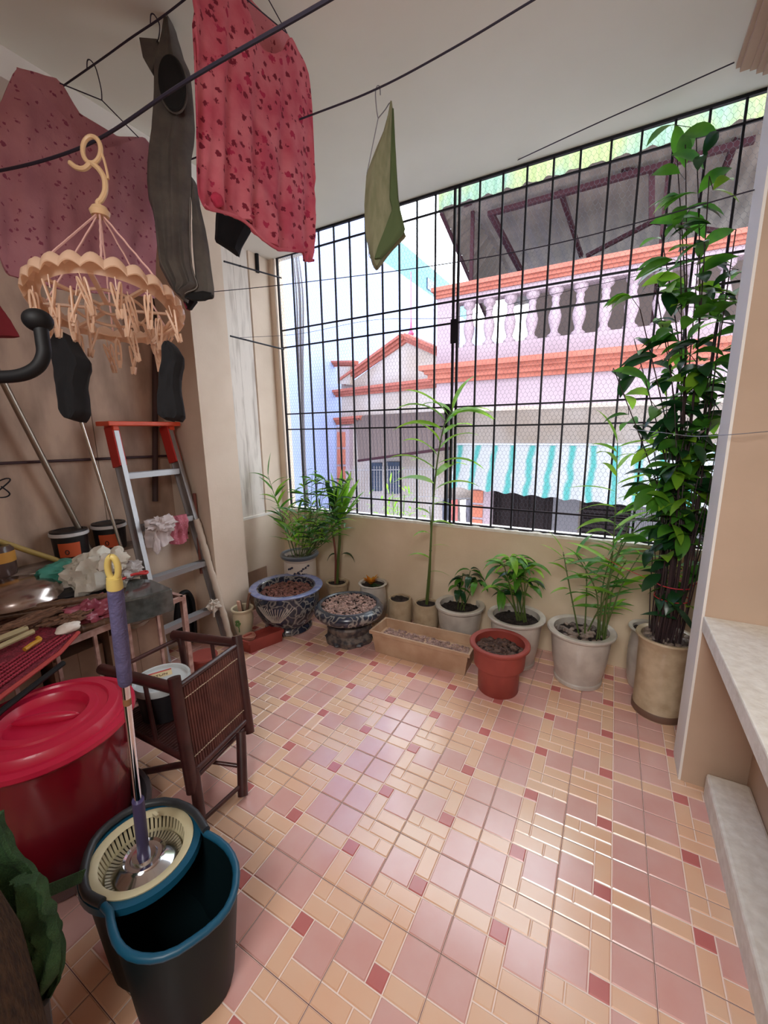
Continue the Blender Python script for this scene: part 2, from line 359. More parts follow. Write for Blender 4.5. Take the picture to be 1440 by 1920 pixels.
for z0, z1, d in ((3.83, 3.88, .04), (3.87, 3.93, .08), (3.92, 3.98, .13)): m_.box((-2.83 - d * .5, YB - d, z0), (3.2, YB + .22 + d, z1))
bpart('handrail', orange, m_, smooth=False)
bal = [(.10, 0), (.10, .05), (.06, .08), (.05, .12), (.085, .24), (.095, .32), (.07, .42), (.045, .5), (.06, .56), (.05, .6), (.09, .64), (.10, .66), (.10, .72)]
k = 0; x = -2.30
while x < 3:
    m_ = MB(); m_.lathe([(r, 3.01 + z) for r, z in bal], (x, YB + .11, 0), n=12); bpart('baluster', pinkw, m_); x += .335
# terrace floor and structures behind the balusters
m_ = MB(); m_.box((-2.6, YB + .2, 2.8), (3.2, 12, 2.95)); bpart('terrace_floor', creamw, m_, smooth=False)
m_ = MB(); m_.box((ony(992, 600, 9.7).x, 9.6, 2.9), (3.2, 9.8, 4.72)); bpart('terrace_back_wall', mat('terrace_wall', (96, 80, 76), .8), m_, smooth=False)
# corrugated canopy roof on a maroon frame
def roofz(x, y): return 5.19 - (y - YB) * .05
m_ = MB(); N_ = 190; x0, x1 = -2.8, 3.4; vs = []; rows = [YB - .05, YB + 5.2]
for y in rows:
    for i in range(N_ + 1):
        x = x0 + (x1 - x0) * i / N_; vs.append(V((x, y, roofz(x, y) + .009 * math.sin(x * 2 * math.pi / .11 * .5))))
m_.add(vs, [(i, i + 1, N_ + 2 + i, N_ + 1 + i) for i in range(N_)]); bpart('roof_sheet', sheet, m_)
m_ = MB(); vs = []
for z in (5.15, 5.62):
    for i in range(N_ + 1):
        x = x0 + (x1 - x0) * i / N_; y = YB - .07 - (5.62 - z) * .0 + .02 * math.sin(x * 2 * math.pi / .14); vs.append(V((x, y, z + (.02 * math.sin(x * 21) if z < 5.3 else 0))))
m_.add(vs, [(i, i + 1, N_ + 2 + i, N_ + 1 + i) for i in range(N_)]); bpart('eaves_sheet', lsheet, m_)
# hanging side sheet, raked
m_ = MB(); n2 = 60; vs = []
for i in range(n2 + 1):
    y = YB - .05 + 3.0 * i / n2; zt = roofz(0, y) - .002; zb = 5.17 - (y - YB) * .36 + .012 * math.sin(i * 2.2); xx = -2.78 + .025 * math.sin(i * 1.57)
    xt = -2.78 + .42 * min(1, (y - YB + .05) / .7)
    vs += [V((xx + (0), y, min(zb, zt - .01))), V((xt + .025 * math.sin(i * 1.57), y, zt))]
m_.add(vs, [(2 * i, 2 * i + 2, 2 * i + 3, 2 * i + 1) for i in range(n2)]); bpart('side_sheet', sheet, m_)
def beam(a, c, w_=.07): 
    mm = MB(); mm.bar(a, c, w_, w_); bpart('roof_beam', rust, mm, smooth=False)
pr = lambda x, y, Y: ony(x, y, Y)
beam((-2.78, YB, 5.13), (-2.78, YB + 3, 4.08), .05)
beam(pr(915, 402, 7.3), pr(1415, 262, 7.3)); beam(pr(920, 400, 7.3), pr(975, 505, 8.6), .08); beam(pr(1045, 340, 7.3), pr(1090, 480, 8.8), .06)
beam(pr(1100, 300, 7.2), pr(1200, 322, 7.4)); beam(pr(1222, 320, 7.4), pr(1222, 415, 7.5)); beam(pr(870, 385, 7.1), pr(980, 345, 7.3), .05)
beam(pr(1100, 480, 8.6), pr(1225, 415, 8.2), .06); beam(pr(1225, 415, 8.2), pr(1420, 445, 8.2), .06); beam(pr(1385, 250, 7.3), pr(1350, 340, 8.0), .07)
beam(V((-2.36, YB + .35, 3.9)), V((-2.36, YB + .35, 5.2)), .055)
beam(V((.33, YB + .5, 2.9)), V((.33, YB + .5, 5.2)), .05)
# lower storey: striped blind, door, shutters, block pillar
aw = mat('striped_blind', (140, 142, 143), .8, trans=.15)
nt = aw.node_tree; N = nt.nodes; Lk = nt.links; tc = [n for n in N if n.type == 'TEX_COORD'][0]
sp = N.new('ShaderNodeSeparateXYZ'); Lk.new(tc.outputs['Object'], sp.inputs[0])
mm = N.new('ShaderNodeMath'); mm.operation = 'MULTIPLY_ADD'; mm.inputs[1].default_value = 2 * math.pi / .30; Lk.new(sp.outputs[0], mm.inputs[0])
nzz = N.new('ShaderNodeTexNoise'); nzz.inputs['Scale'].default_value = 3.5; Lk.new(tc.outputs['Object'], nzz.inputs[0]); 
m4 = N.new('ShaderNodeMath'); m4.operation = 'MULTIPLY'; m4.inputs[1].default_value = 2.2; Lk.new(nzz.outputs[0], m4.inputs[0]); Lk.new(m4.outputs[0], mm.inputs[2])
sn = N.new('ShaderNodeMath'); sn.operation = 'SINE'; Lk.new(mm.outputs[0], sn.inputs[0])
cr = N.new('ShaderNodeValToRGB'); cr.color_ramp.elements[0].position = .25; cr.color_ramp.elements[0].color = (*lin((142, 142, 146)), 1); cr.color_ramp.elements[1].position = .9; cr.color_ramp.elements[1].color = (*lin((54, 122, 120)), 1)
Lk.new(sn.outputs[0], cr.inputs[0]); Lk.new(cr.outputs[0], N['Principled BSDF'].inputs['Base Color'])
for n in N:
    if n.type == 'BSDF_TRANSLUCENT': Lk.new(cr.outputs[0], n.inputs[0])
m_ = MB(); NX = 150; NY = 10; vs = []
for j in range(NY + 1):
    for i in range(NX + 1):
        x = -2.45 + 5.2 * i / NX; t = j / NY; zb = .72 - .05 * (x + 2.45) + .035 * abs(math.sin(x * math.pi / .30)) - .05
        vs.append(V((x, YB + .05 - .35 * t + .02 * math.sin(x * 21) * t, 1.40 + (zb - 1.40) * t)))
W = NX + 1; m_.add(vs, [(j * W + i, j * W + i + 1, (j + 1) * W + i + 1, (j + 1) * W + i) for j in range(NY) for i in range(NX)]); bpart('striped_blind', aw, m_)
m_ = MB(); m_.tube([(-2.5, YB + .05, 1.41), (2.8, YB + .05, 1.41)], .02, 8); bpart('blind_rail', wirem, m_)
m_ = MB(); xa = pr(888, 960, YB + .4).x; xb = pr(908, 960, YB + .4).x; xc = pr(922, 960, YB + .4).x
m_.box((xa - .03, YB + .3, -3), (xc, YB + .54, 1.0)); z = -2.9
bpart('pillar', pinkw, m_, smooth=False)
m_ = MB()
while z < .9: m_.box((xa, YB + .275, z), (xb, YB + .301, z + .23)); z += .27
bpart('pillar_blocks', brick, m_, smooth=False, bevel=.02)
def panel_door(x0, x1, z0, z1, name='door'):
    mm = MB(); y = YB + .5; mm.box((x0, y, z0), (x1, y + .05, z1)); n = 2; ww = (x1 - x0) / n
    for q in range(n):
        for za, zb_ in ((z0 + .1, z0 + 1.0), (z0 + 1.15, z1 - .1)):
            a0, a1 = x0 + q * ww + .08, x0 + (q + 1) * ww - .06
            for (p0, p1) in (((a0, za), (a1, za + .03)), ((a0, zb_ - .03), (a1, zb_)), ((a0, za), (a0 + .03, zb_)), ((a1 - .03, za), (a1, zb_))):
                mm.box((p0[0], y - .03, p0[1]), (p1[0], y, p1[1]))
            mm.box((a0 + .07, y - .015, za + .07), (a1 - .07, y, zb_ - .07))
    bpart(name, dwood, mm, smooth=False)
x1_ = pr(1035, 960, YB + .5).x; panel_door(xc, x1_, -1.3, .72)
m_ = MB(); xa2 = pr(1038, 960, 7.5).x; xb2 = pr(1086, 960, 7.5).x
for i in range(22): xq = xa2 + (xb2 - xa2) * i / 22; m_.tube([(xq, YB + .48, -1.3), (xq, YB + .48, .6)], .016, 6)
bpart('curtain', mat('grey_curtain', (92, 88, 94), .9), m_)
m_ = MB(); xa3 = pr(1090, 960, 7.5).x; xb3 = pr(1180, 960, 7.5).x
for i in range(26): z = -1.4 + i * .08; m_.box((xa3, YB + .46, z), (xb3, YB + .5, z + .05))
m_.box((xa3, YB + .5, -1.4), (3.2, YB + .53, .75)); bpart('louvred_shutter', dwood, m_, smooth=False)
m_ = MB(); xa4 = pr(1185, 960, 7.5).x
for i in range(30): xq = xa4 + i * .03; m_.tube([(xq, YB + .46, -1.3), (xq, YB + .46, .5)], .016, 6)
bpart('curtain', mat('grey_curtain', (92, 88, 94), .9), m_)
# gabled house to the left of it
d = V((-.93, .36, 0)).normalized(); nrm = V((d.y, -d.x, 0)); nrm = nrm if nrm.y < 0 else -nrm
P0 = V((-2.84, 7.5, 0))
gp = lambda x, y: onp(x, y, P0, nrm)
h = thing('gabled_house', 'pale gable-fronted house with orange pediment mouldings between the pink house and the blank wall', 'building', (-3.6, 7.8, -3))
def hp(n, ma, mm, **k): return mm.build(n, ma, h, **k)
m_ = MB(); m_.prism([gp(640, 1300), gp(640, 715), gp(655, 720), gp(764, 640), gp(830, 668), gp(838, 1300)], -nrm * .3); hp('facade_wall', creamw, m_, smooth=False)
for th_, o_, in ((.10, 0), (.16, .35), (.24, .68)):
    pass
def band(n, A_, B_, h_, steps=3, ma=orange, obj=hp, dep=.16):
    mm = MB(); A_ = V(A_); B_ = V(B_); up = V((0, 0, 1)); dr = (B_ - A_).normalized(); nn = dr.cross(nrm).normalized()
    nn = nn if nn.z > 0 else -nn
    for s_ in range(steps):
        o0 = h_ * (s_ / steps); o1 = h_ * ((s_ + 1) / steps) * 1.0; dd = dep * (s_ + 1) / steps
        mm.prism([A_ + nn * o0, B_ + nn * o0, B_ + nn * o1, A_ + nn * o1], nrm * dd)
    obj(n, ma, mm, smooth=False)
band('cornice', gp(632, 745), gp(820, 727), .17)
band('raking_cornice', gp(648, 722), gp(764, 642), .16); band('raking_cornice', gp(764, 642), gp(822, 668), .16)
m_ = MB(); m_.prism([gp(640, 720), gp(640, 688), gp(664, 688), gp(664, 722)], nrm * .12); hp('chimney_pier', creamw, m_, smooth=False)
band('pier_cap', gp(622, 688), gp(672, 688), .13, 3)
m_ = MB(); m_.prism([gp(638, 1300), gp(638, 800), gp(662, 798), gp(662, 1300)], nrm * .12); hp('corner_pillar', pinkw, m_, smooth=False)
band('pillar_cap', gp(628, 797), gp(684, 793), .17, 3)
m_ = MB()
for y in range(810, 1100, 32): m_.prism([gp(641, y + 28), gp(641, y), gp(655, y), gp(655, y + 28)], nrm * .145)
hp('pillar_blocks', brick, m_, smooth=False)
m_ = MB(); c0 = gp(764, 640); m_.lathe([(.09, 0), (.09, .06), (.04, .1), (.06, .16), (.025, .22), (.012, .42), (.0, .5)], c0 - nrm * .1, n=12); m_.tube([c0 - nrm * .1 + V((0, 0, .4)), c0 - nrm * .1 + V((0, 0, 1.3))], .008, 5); hp('finial', mat('finial_magenta', (206, 84, 124), .6), m_)
# corrugated brown canopy
m_ = MB(); n2 = 90; vs = []
A0, A1 = gp(668, 780), gp(842, 770); B0, B1 = gp(672, 864) + nrm * .7, gp(842, 842) + nrm * .7
B0 = onp(672, 864, P0 + nrm * .7, nrm); B1 = onp(846, 840, P0 + nrm * .7, nrm)
for i in range(n2 + 1):
    t = i / n2; o_ = nrm * (.02 * math.sin(i * 1.57)); vs += [A0.lerp(A1, t) + nrm * .05 + o_, B0.lerp(B1, t) + o_]
m_.add(vs, [(2 * i, 2 * i + 1, 2 * i + 3, 2 * i + 2) for i in range(n2)]); hp('corrugated_canopy', mat('brown_canopy', (84, 68, 64), .7), m_)
m_ = MB(); m_.bar(B0, B1, .05, .05); hp('canopy_rail', rust, m_, smooth=False)
def hwin(xa, xb, ya, yb):
    mm = MB(); q = [gp(xa, yb), gp(xa, ya), gp(xb, ya), gp(xb, yb)]; mm.prism(q, nrm * .02, 1)
    for i in range(6):
        t = i / 5; mm.tube([q[0].lerp(q[3], t) + nrm * .05, q[1].lerp(q[2], t) + nrm * .05], .008, 4)
    for i in range(7):
        t = i / 6; mm.tube([q[0].lerp(q[1], t) + nrm * .05, q[3].lerp(q[2], t) + nrm * .05], .008, 4)
    hp('window', [mat('grey_grid', (64, 70, 84), .7), mat('dark_glass', (60, 70, 90), .1)], mm, smooth=False)
hwin(697, 717, 868, 920); hwin(728, 750, 866, 925)
m_ = MB()
for i in range(34): a = gp(672 + i * 5, 905); m_.tube([gp(672 + i * 5.2, 872) + nrm * .35, gp(672 + i * 5.2, 1000) + nrm * .35], .007, 4)
for y in (880, 930): m_.tube([gp(668, y) + nrm * .35, gp(850, y - 3) + nrm * .35], .01, 4)
hp('yard_railing', mat('grey_rail', (150, 144, 146), .6), m_)
# tall blank lavender block and teal house behind
m_ = MB(); m_.box((-8.3, 3.6, -3), (-6.3, 11.25, 12)); m_.box((-8.3, 11.25, -3), (-6.3, 26, 6.475))
tag(m_.build('blank_block', lav, smooth=False, base=(-6, 9, -3)), 'tall blank lavender side wall of the block at the left beyond the grille', 'building')
tb = thing('teal_house', 'teal house showing above the blank lavender wall', 'building', (-8, 16, -3))
m_ = MB(); m_.box((-10.5, 13.2, -3), (-8.6, 27, 9.48)); m_.build('facade_wall', teal, tb, smooth=False)
m_ = MB(); q0 = onx(800, 520, -8.6); q1 = onx(812, 550, -8.6); m_.box((-8.6, q0.y, q1.z), (-8.55, q1.y, q0.z)); m_.build('window', mat('dark_glass', (60, 70, 90), .1), tb, smooth=False)
m_ = MB(); m_.box((-14, 3.4, -3.2), (10, 30, -3)); struct('ground_lane', m_, mat('lane_concrete', (150, 146, 140), .9), smooth=False)
# cables outside and washing on the far railing
m_ = MB()
for k in range(3):
    m_.tube(smoothpath([ony(548 + 5 * k, 470, 3.5), ony(556 + 6 * k, 560, 3.5), ony(560 + 4 * k, 700, 3.5), ony(566 + 3 * k, 860, 3.5), ony(572 + 3 * k, 960, 3.5), ony(574, 1100, 3.5)]), .009 + .006 * (k == 1), 6)
tag(m_.build('power_cables', mat('cable_grey', (120, 116, 124), .6)), 'bundle of grey power cables dropping just outside the left end of the grille', 'cable')
for k, (x, c_) in enumerate(((836, (86, 88, 104)), (852, (178, 96, 92)), (868, (206, 200, 200)), (880, (96, 92, 104)))):
    p = lambda a, bb: ony(a, bb, 7.35)
    mm = drape([(x - 6, 938, 985 + 5 * (k % 2)), (x + 6, 936, 990)], p, (0, -1, 0), .03, .02, 9, nu=8, nv=10, seed=k)
    tag(mm.build('hanging_garment', mat('wash_%d' % k, c_, .9)), ['dark grey garment drying in the far yard, nearest the gabled house', 'rust red garment drying in the far yard beside the dark grey one', 'white garment drying in the far yard between the rust red one and a grey one', 'dark grey garment drying in the far yard next to the orange block pillar'][k], 'clothes', 'washing in the far yard')
m_ = MB(); m_.tube([ony(826, 936, 7.35), ony(888, 934, 7.35)], .008, 5); tag(m_.build('far_washing_line', wirem), 'short washing line in the far yard beside the block pillar', 'clothes line')
rnd = random.Random(5)
m_ = MB(); c0 = ony(745, 950, 5.2)
for k in range(90):
    p = c0 + V((rnd.gauss(0, .22), rnd.gauss(0, .15), rnd.gauss(-.1, .22))); m_.leaf(p, (rnd.gauss(0, 1), rnd.gauss(0, .6), rnd.gauss(.2, .5)), .16, .035, .5, n=3)
for k in range(7): m_.tube([c0 + V((0, 0, -2)), c0 + V((rnd.gauss(0, .2), 0, rnd.uniform(-.2, .3)))], .008, 5, 1)
tag(m_.build('shrub', [lime, stemg], base=c0 + V((0, 0, -2))), 'light green shrub outside below the grille in front of the gabled house', 'plant')
# ================================================================== POTS AND PLANTS
def pot(name, label, px, py, Hh, Rr, prof, ma, soilr=.82, soilz=.86, soilm=soil, loc=None, n=44, rad=None, cat='pot', extra=None, lip=None):
    """prof: outer profile as (radius factor, height factor) from the foot to the lip"""
    c = onz(px, py, Hh) if loc is None else V(loc); c = V((c.x, c.y, 0))
    t = thing(name, label, cat, c)
    o = MB(); pr_ = [(0, .001)] + [(r * Rr, z * Hh) for r, z in prof]
    lr = lip or soilr
    pr_ += [(lr * Rr + .012, Hh), (lr * Rr, Hh * .985), (soilr * Rr, Hh * (soilz - .05)), (0, Hh * (soilz - .06))]
    o.lathe(pr_, c, n, rad=rad); o.build('body', ma, t, angle=35)
    if soilm:
        s_ = MB(); rr = soilr * Rr * 1.0; vs = [c + V((0, 0, Hh * soilz))]; K = 10; Nn = 36; vv = [c + V((0, 0, Hh * soilz + .008))]
        for i in range(1, K + 1):
            for j in range(Nn):
                a = 2 * math.pi * j / Nn; q = rr * i / K; vv.append(c + V((q * math.cos(a), q * math.sin(a), Hh * soilz + .012 * noise.noise(V((q * 30 * math.cos(a), q * 30 * math.sin(a), px))))))
        fs = [(0, 1 + j, 1 + (j + 1) % Nn) for j in range(Nn)] + [(1 + (i - 1) * Nn + j, 1 + i * Nn + j, 1 + i * Nn + (j + 1) % Nn, 1 + (i - 1) * Nn + (j + 1) % Nn) for i in range(1, K) for j in range(Nn)]
        s_.add(vv, fs); s_.build('soil', soilm, t)
    return t, c
def pebbles(t, c, Rr, z, n, size, ma=pebb, seed=1, name='pebbles', box=None):
    rn = random.Random(seed); mm = MB()
    for k in range(n):
        if box: x = rn.uniform(box[0], box[1]); y = rn.uniform(box[2], box[3])
        else:
            a = rn.uniform(0, 6.283); q = Rr * math.sqrt(rn.random()); x = c.x + q * math.cos(a); y = c.y + q * math.sin(a)
        s_ = size * rn.uniform(.6, 1.25)
        mtx = Matrix.Rotation(rn.uniform(0, 3), 3, 'Z') @ Matrix.Rotation(rn.uniform(-.6, .6), 3, 'X')
        mm.blob((x, y, z + rn.uniform(0, size * .6)), (s_, s_ * .75, s_ * .55), seed=k, amp=.4, n=4, mtx=mtx)
    o = mm.build(name, ma, t); o['kind'] = 'stuff'; return o
blue = mat('blue_white_porcelain', (172, 168, 166), .25, coat=.5)
nt = blue.node_tree; N = nt.nodes; Lk = nt.links; p_ = N['Principled BSDF']; tc = [n for n in N if n.type == 'TEX_COORD'][0]
wv_ = N.new('ShaderNodeTexVoronoi'); wv_.feature = 'DISTANCE_TO_EDGE'; wv_.inputs['Scale'].default_value = 15
nw = N.new('ShaderNodeTexNoise'); nw.inputs['Scale'].default_value = 6; mpx = N.new('ShaderNodeMixRGB'); mpx.inputs[0].default_value = .22
Lk.new(tc.outputs['Object'], nw.inputs[0]); Lk.new(tc.outputs['Object'], mpx.inputs[1]); Lk.new(nw.outputs[1], mpx.inputs[2]); Lk.new(mpx.outputs[0], wv_.inputs[0])
cr = N.new('ShaderNodeValToRGB'); e = cr.color_ramp.elements; e[0].position = .0; e[0].color = (*lin((150, 146, 142)), 1); e[1].position = .10; e[1].color = (*lin((40, 44, 58)), 1)
e2 = e.new(.45); e2.color = (*lin((52, 60, 84)), 1)
Lk.new(wv_.outputs[0], cr.inputs[0]); Lk.new(cr.outputs[0], p_.inputs['Base Color'])
bluerim = mat('blue_glazed_rim', (104, 116, 168), .25, col2=(140, 146, 178), scale=20, coat=.5)
dgreyg = mat('dark_grey_glaze', (78, 82, 90), .3, col2=(50, 52, 60), scale=30, coat=.4)
# big blue bowl
t, c = pot('bonsai_bowl', 'big dark blue patterned ceramic bowl with wide blue rim, full of reddish gravel', 537, 1098, .375, .306,
           [(.62, 0), (.66, .03), (.64, .10), (.60, .14), (.74, .3), (.86, .52), (.90, .72), (.88, .88), (.86, .93)], blue, .76, .84, soil)
m_ = MB(); m_.lathe([(.255, .351), (.284, .355), (.306, .367), (.308, .375), (.299, .381), (.262, .378), (.236, .371), (.233, .355)], c, 48); m_.build('rim', bluerim, t)
pebbles(t, c, .218, .325, 620, .013, seed=2, ma=mat('red_gravel', (142, 92, 80), .85, col2=(92, 58, 54), scale=30))
m_ = MB()
for k in range(14):
    a0 = -2.0 + .14 * (k - 7) * .5; 
    for s_ in (0,): 
        th = math.radians(-62) + (k - 6.5) * .035
        pts = []
        for q in range(5):
            z = .15 + .033 * q; rr = .306 * interp([(.0525, .60), (.1125, .74), (.195, .86), (.27, .90), (.33, .88)], z)[0] + .003
            ang = math.radians(-70) + (k - 6.5) * (.02 + .018 * q); pts.append(c + V((rr * math.cos(ang), rr * math.sin(ang), z)))
        m_.tube(pts, .0028, 4)
m_.build('fan_motif', mat('motif_white', (206, 196, 186), .4), t)
# second bowl on a stand
t, c = pot('bonsai_bowl', 'low round blue and white patterned bowl of pale gravel standing on a carved ceramic stand', 654, 1130, .302, .280,
           [(.45, .56), (.5, .555), (.72, .6), (.93, .70), (1.0, .80), (1.0, .88), (.95, .95), (.88, .99)], blue, .80, .90, soil)
m_ = MB(); m_.lathe([(.222, .296), (.232, .304), (.246, .303), (.252, .296)], c, 48); m_.build('rim', dgreyg, t)
pebbles(t, c, .222, .278, 620, .013, seed=4, ma=mat('pale_gravel', (182, 148, 136), .85, col2=(122, 96, 90), scale=30))
st = thing('pot_stand', 'dark carved round ceramic stand under the low blue and white bowl', 'stand', c)
m_ = MB(); m_.lathe([(.19, .0), (.195, .04), (.18, .055), (.165, .075), (.178, .10), (.186, .135), (.178, .15), (.15, .156), (0, .156)], c, 48, rad=lambda a, z: 1 + (.05 * math.cos(6 * a) if z < .06 else 0)); m_.build('body', mat('carved_grey_ceramic', (120, 108, 100), .45, col2=(66, 62, 66), scale=22, lo=.42, hi=.58, bump=.8, bscale=30), st)
m_ = MB()
for k in range(6):
    m_ = MB(); a = k * math.pi / 3 + .5; m_.blob(c + V((.17 * math.cos(a), .17 * math.sin(a), .015)), (.035, .035, .02), seed=k, n=6); m_.build('foot', dgreyg, st)
# red plastic pot
t, c = pot('flower_pot', 'brick-red plastic pot of lumpy dark earth standing at the front of the row', 937, 1203, .328, .188,
           [(.66, 0), (.68, .02), (.69, .5), (.84, .55), (.87, .90), (.90, .905), (.92, .93), (1.0, .95), (1.0, .985), (.97, 1.0)], terra, .82, .80)
rn = random.Random(8); m_ = MB()
for k in range(120):
    a = rn.uniform(0, 6.28); q = .14 * math.sqrt(rn.random()); m_.blob(c + V((q * math.cos(a), q * math.sin(a), .265 + rn.uniform(0, .012))), (rn.uniform(.01, .026),) * 2 + (rn.uniform(.008, .018),), seed=k, amp=.6, n=5)
o = m_.build('earth_lumps', mat('lumpy_earth', (104, 78, 66), .95, col2=(60, 42, 38), scale=40, bump=.6), t); o['kind'] = 'stuff'
# glazed white pots
wp = [(.66, 0), (.70, .015), (.71, .07), (.68, .09), (.80, .45), (.86, .78), (.86, .90), (.90, .925), (.99, .95), (1.0, .98), (.97, 1.0)]
tw2, cw2 = pot('planter_pot', 'glazed off-white pot behind the brick-red pot, holding a leafy drooping shrub', 968, 1152, .364, .200, wp, cer, .80, .86)
tw3, cw3 = pot('planter_pot', 'glazed off-white pot standing alone to the right of the brick-red pot, with cane-like grassy plant', 1090, 1177, .370, .209, wp, cer, .80, .86)
tw1, cw1 = pot('planter_pot', 'squat grey-white glazed pot behind the trough, with one small dark-leaved seedling', 862, 1131, .300, .196,
               [(.66, 0), (.70, .02), (.72, .1), (.82, .4), (.88, .7), (.88, .86), (.92, .89), (1.0, .93), (1.0, .98), (.97, 1)], cer, .80, .84)
pebbles(tw3, cw3, .15, .322, 60, .024, seed=9, ma=stonem)
pebbles(tw2, cw2, .15, .312, 60, .014, seed=10, ma=soil); pebbles(tw1, cw1, .15, .25, 120, .012, seed=11, ma=soil)
cyl = [(.80, 0), (.84, .02), (.98, .3), (1.0, .6), (.96, .85), (.90, .97), (.88, 1)]
tc1, cc1 = pot('cylinder_pot', 'small beige barrel-shaped pot of bare soil, left of the pot with the tall single cane', 750, 1120.6, .256, .105, cyl, cerb, .78, .93)
tc2, cc2 = pot('cylinder_pot', 'small beige barrel-shaped pot from which one tall slender cane grows', 799, 1129, .262, .105, cyl, cerb, .78, .93)
rib = [(.74, 0), (.78, .02)] + [(.80 + .12 * math.sin(math.pi * k / 24) ** .8 + (.012 if k % 2 else 0), .05 + .90 * k / 24) for k in range(25)] + [(.98, .97), (1, .985), (.97, 1)]
tcr, ccr = pot('ribbed_pot', 'cream ribbed pot behind the low bowl, holding a small yellow-orange plant', 699, 1092, .34, .130, rib, cer, .80, .93)
trb, crb = pot('ribbed_pot', 'grey-white ribbed pot half hidden behind the tall beige pot by the pier', 1222, 1177, .41, .128, rib, cer, .80, .93)
tdr, cdr = pot('planter_pot', 'small plain clay-coloured pot by the parapet with upright broad-leaved plant', 632, 1090, .28, .105,
               [(.66, 0), (.70, .02), (.84, .5), (.92, .9), (1, .93), (1, 1)], cerb, .80, .92)
tall, ct = pot('tall_pot', 'tall beige cylindrical pot with dark foot ring beside the white-edged pier', 1250, 1190, .492, .152,
               [(.84, 0), (.86, .01), (.87, .09), (.85, .10), (.85, .5), (.87, .85), (.90, .93), (.98, .965), (1, .98), (.98, 1)], cerb, .82, .92)
m_ = MB(); m_.lathe([(.128, 0.001), (.134, .012), (.134, .045), (.131, .05)], ct, 44); m_.build('foot_ring', mat('brown_foot_glaze', (112, 84, 70), .5), tall)
pebbles(tall, ct, .115, .462, 46, .026, seed=12, ma=stonem, name='river_stones')
# white pot with dark blue twig motif at the corner
bp = [(.68, 0), (.72, .02), (.80, .2), (.84, .6), (.84, .84), (.82, .88), (.86, .9)]
tb_, cb = pot('planter_pot', 'white pot with dark twig motif in the far corner behind the big blue bowl', 561.5, 1036, .545, .178, bp, mat('glazed_ivory', (214, 200, 188), .3, coat=.3), .80, .90)
m_ = MB(); m_.lathe([(.143, .497), (.171, .51), (.179, .525), (.18, .537), (.171, .547), (.145, .545), (.141, .53)], cb, 44); m_.build('rim', mat('grey_blue_rim', (96, 104, 116), .3, coat=.4), tb_)
m_ = MB()
for k, (a0, z0, a1, z1) in enumerate(((-75, .33, -45, .37), (-45, .37, -20, .41), (-95, .37, -78, .40), (-60, .34, -30, .33), (-40, .33, -20, .30))):
    pts = [cb + V((.1525 * math.cos(math.radians(a0 + (a1 - a0) * q / 5)), .1525 * math.sin(math.radians(a0 + (a1 - a0) * q / 5)), .045 + z0 + (z1 - z0) * q / 5 + .006 * math.sin(q * 2))) for q in range(6)]
    m_.tube(pts, .0035, 5)
    for q in (1, 3, 5): m_.blob(pts[q], (.01, .01, .01), seed=q, n=5)
m_.build('twig_motif', mat('motif_navy', (40, 40, 66), .4), tb_)
pebbles(tb_, cb, .125, .495, 50, .016, seed=13, ma=stonem)
# small vase with leaf motif
tv, cv = pot('small_vase', 'small cream pot with painted green leaf, holding wooden sticks beside the pillar', 454, 1138.6, .27, .090,
             [(.55, 0), (.58, .03), (.66, .2), (.86, .5), (.92, .7), (.84, .86), (.88, .9), (.98, .94), (1, .98), (.96, 1)], mat('glazed_cream', (218, 206, 176), .3, coat=.3), .80, .80)
m_ = MB()
for k in range(5):
    a = math.radians(-72 + 10 * math.cos(k * 1.25)); z = .165 + .02 * math.sin(k * 1.25); m_.blob(cv + V((.082 * math.cos(a), .082 * math.sin(a), z)), (.013, .008, .013), seed=k, amp=.4, n=5)
m_.tube([cv + V((.078 * math.cos(-1.2), .078 * math.sin(-1.2), z)) for z in (.16, .12, .09)], .004, 5)
m_.build('leaf_motif', mat('motif_green', (96, 130, 74), .5), tv)
for k, (dx, dy, L_, lb) in enumerate(((.0, -.02, .12, 'short round wooden stick standing in the small cream vase'), (.035, .02, .17, 'flat dark wooden batten standing in the small cream vase, tallest there'), (-.03, .0, .1, 'dark wooden stub standing in the small cream vase, leftmost there'))):
    m_ = MB(); a = cv + V((dx * .6, dy, .22)); m_.bar(a, a + V((dx * .7 + .01, dy, L_)), .026, .018); tag(m_.build('wooden_stick', mat('stick_%d' % k, [(196, 156, 136), (120, 88, 72), (84, 60, 54)][k], .7), smooth=False, base=a), lb, 'stick')
# trough
def rect_tub(mm, q, zt, zb, ins, rim, th=.012, depth=.05, mi=0):
    """q: four rim corners (world xy, in order); inset at the foot"""
    cx = sum((V(p) for p in q), V((0, 0, 0))) / 4
    def lvl(f, z): return [V((cx.x + (p.x - cx.x) * f[0] + 0, cx.y + (p.y - cx.y) * f[1], z)) for p in q]
    L_ = [lvl((1 - ins, 1 - ins * 1.6), zb), lvl((.955, .90), zt - .03), lvl((.955, .90), zt - .028), lvl((1, 1), zt - .026), lvl((1, 1), zt), lvl((1 - rim, 1 - rim * 2.4), zt), lvl((1 - rim * 1.2, 1 - rim * 2.8), zt - depth), ]
    vs = [p for l in L_ for p in l]; fs = [(0, 1, 2, 3)[::-1]]
    for k in range(len(L_) - 1): fs += [(k * 4 + i, k * 4 + (i + 1) % 4, k * 4 + 4 + (i + 1) % 4, k * 4 + 4 + i) for i in range(4)]
    k = (len(L_) - 1) * 4; fs.append((k, k + 1, k + 2, k + 3)); mm.add(vs, fs, mi)
q = [V(p) for p in ((-1.515, 2.44, 0), (-.735, 2.455, 0), (-.745, 2.73, 0), (-1.515, 2.695, 0))]
t = thing('planter_trough', 'long rectangular stone-beige planter trough half filled with gravel', 'planter', (-1.13, 2.57, 0))
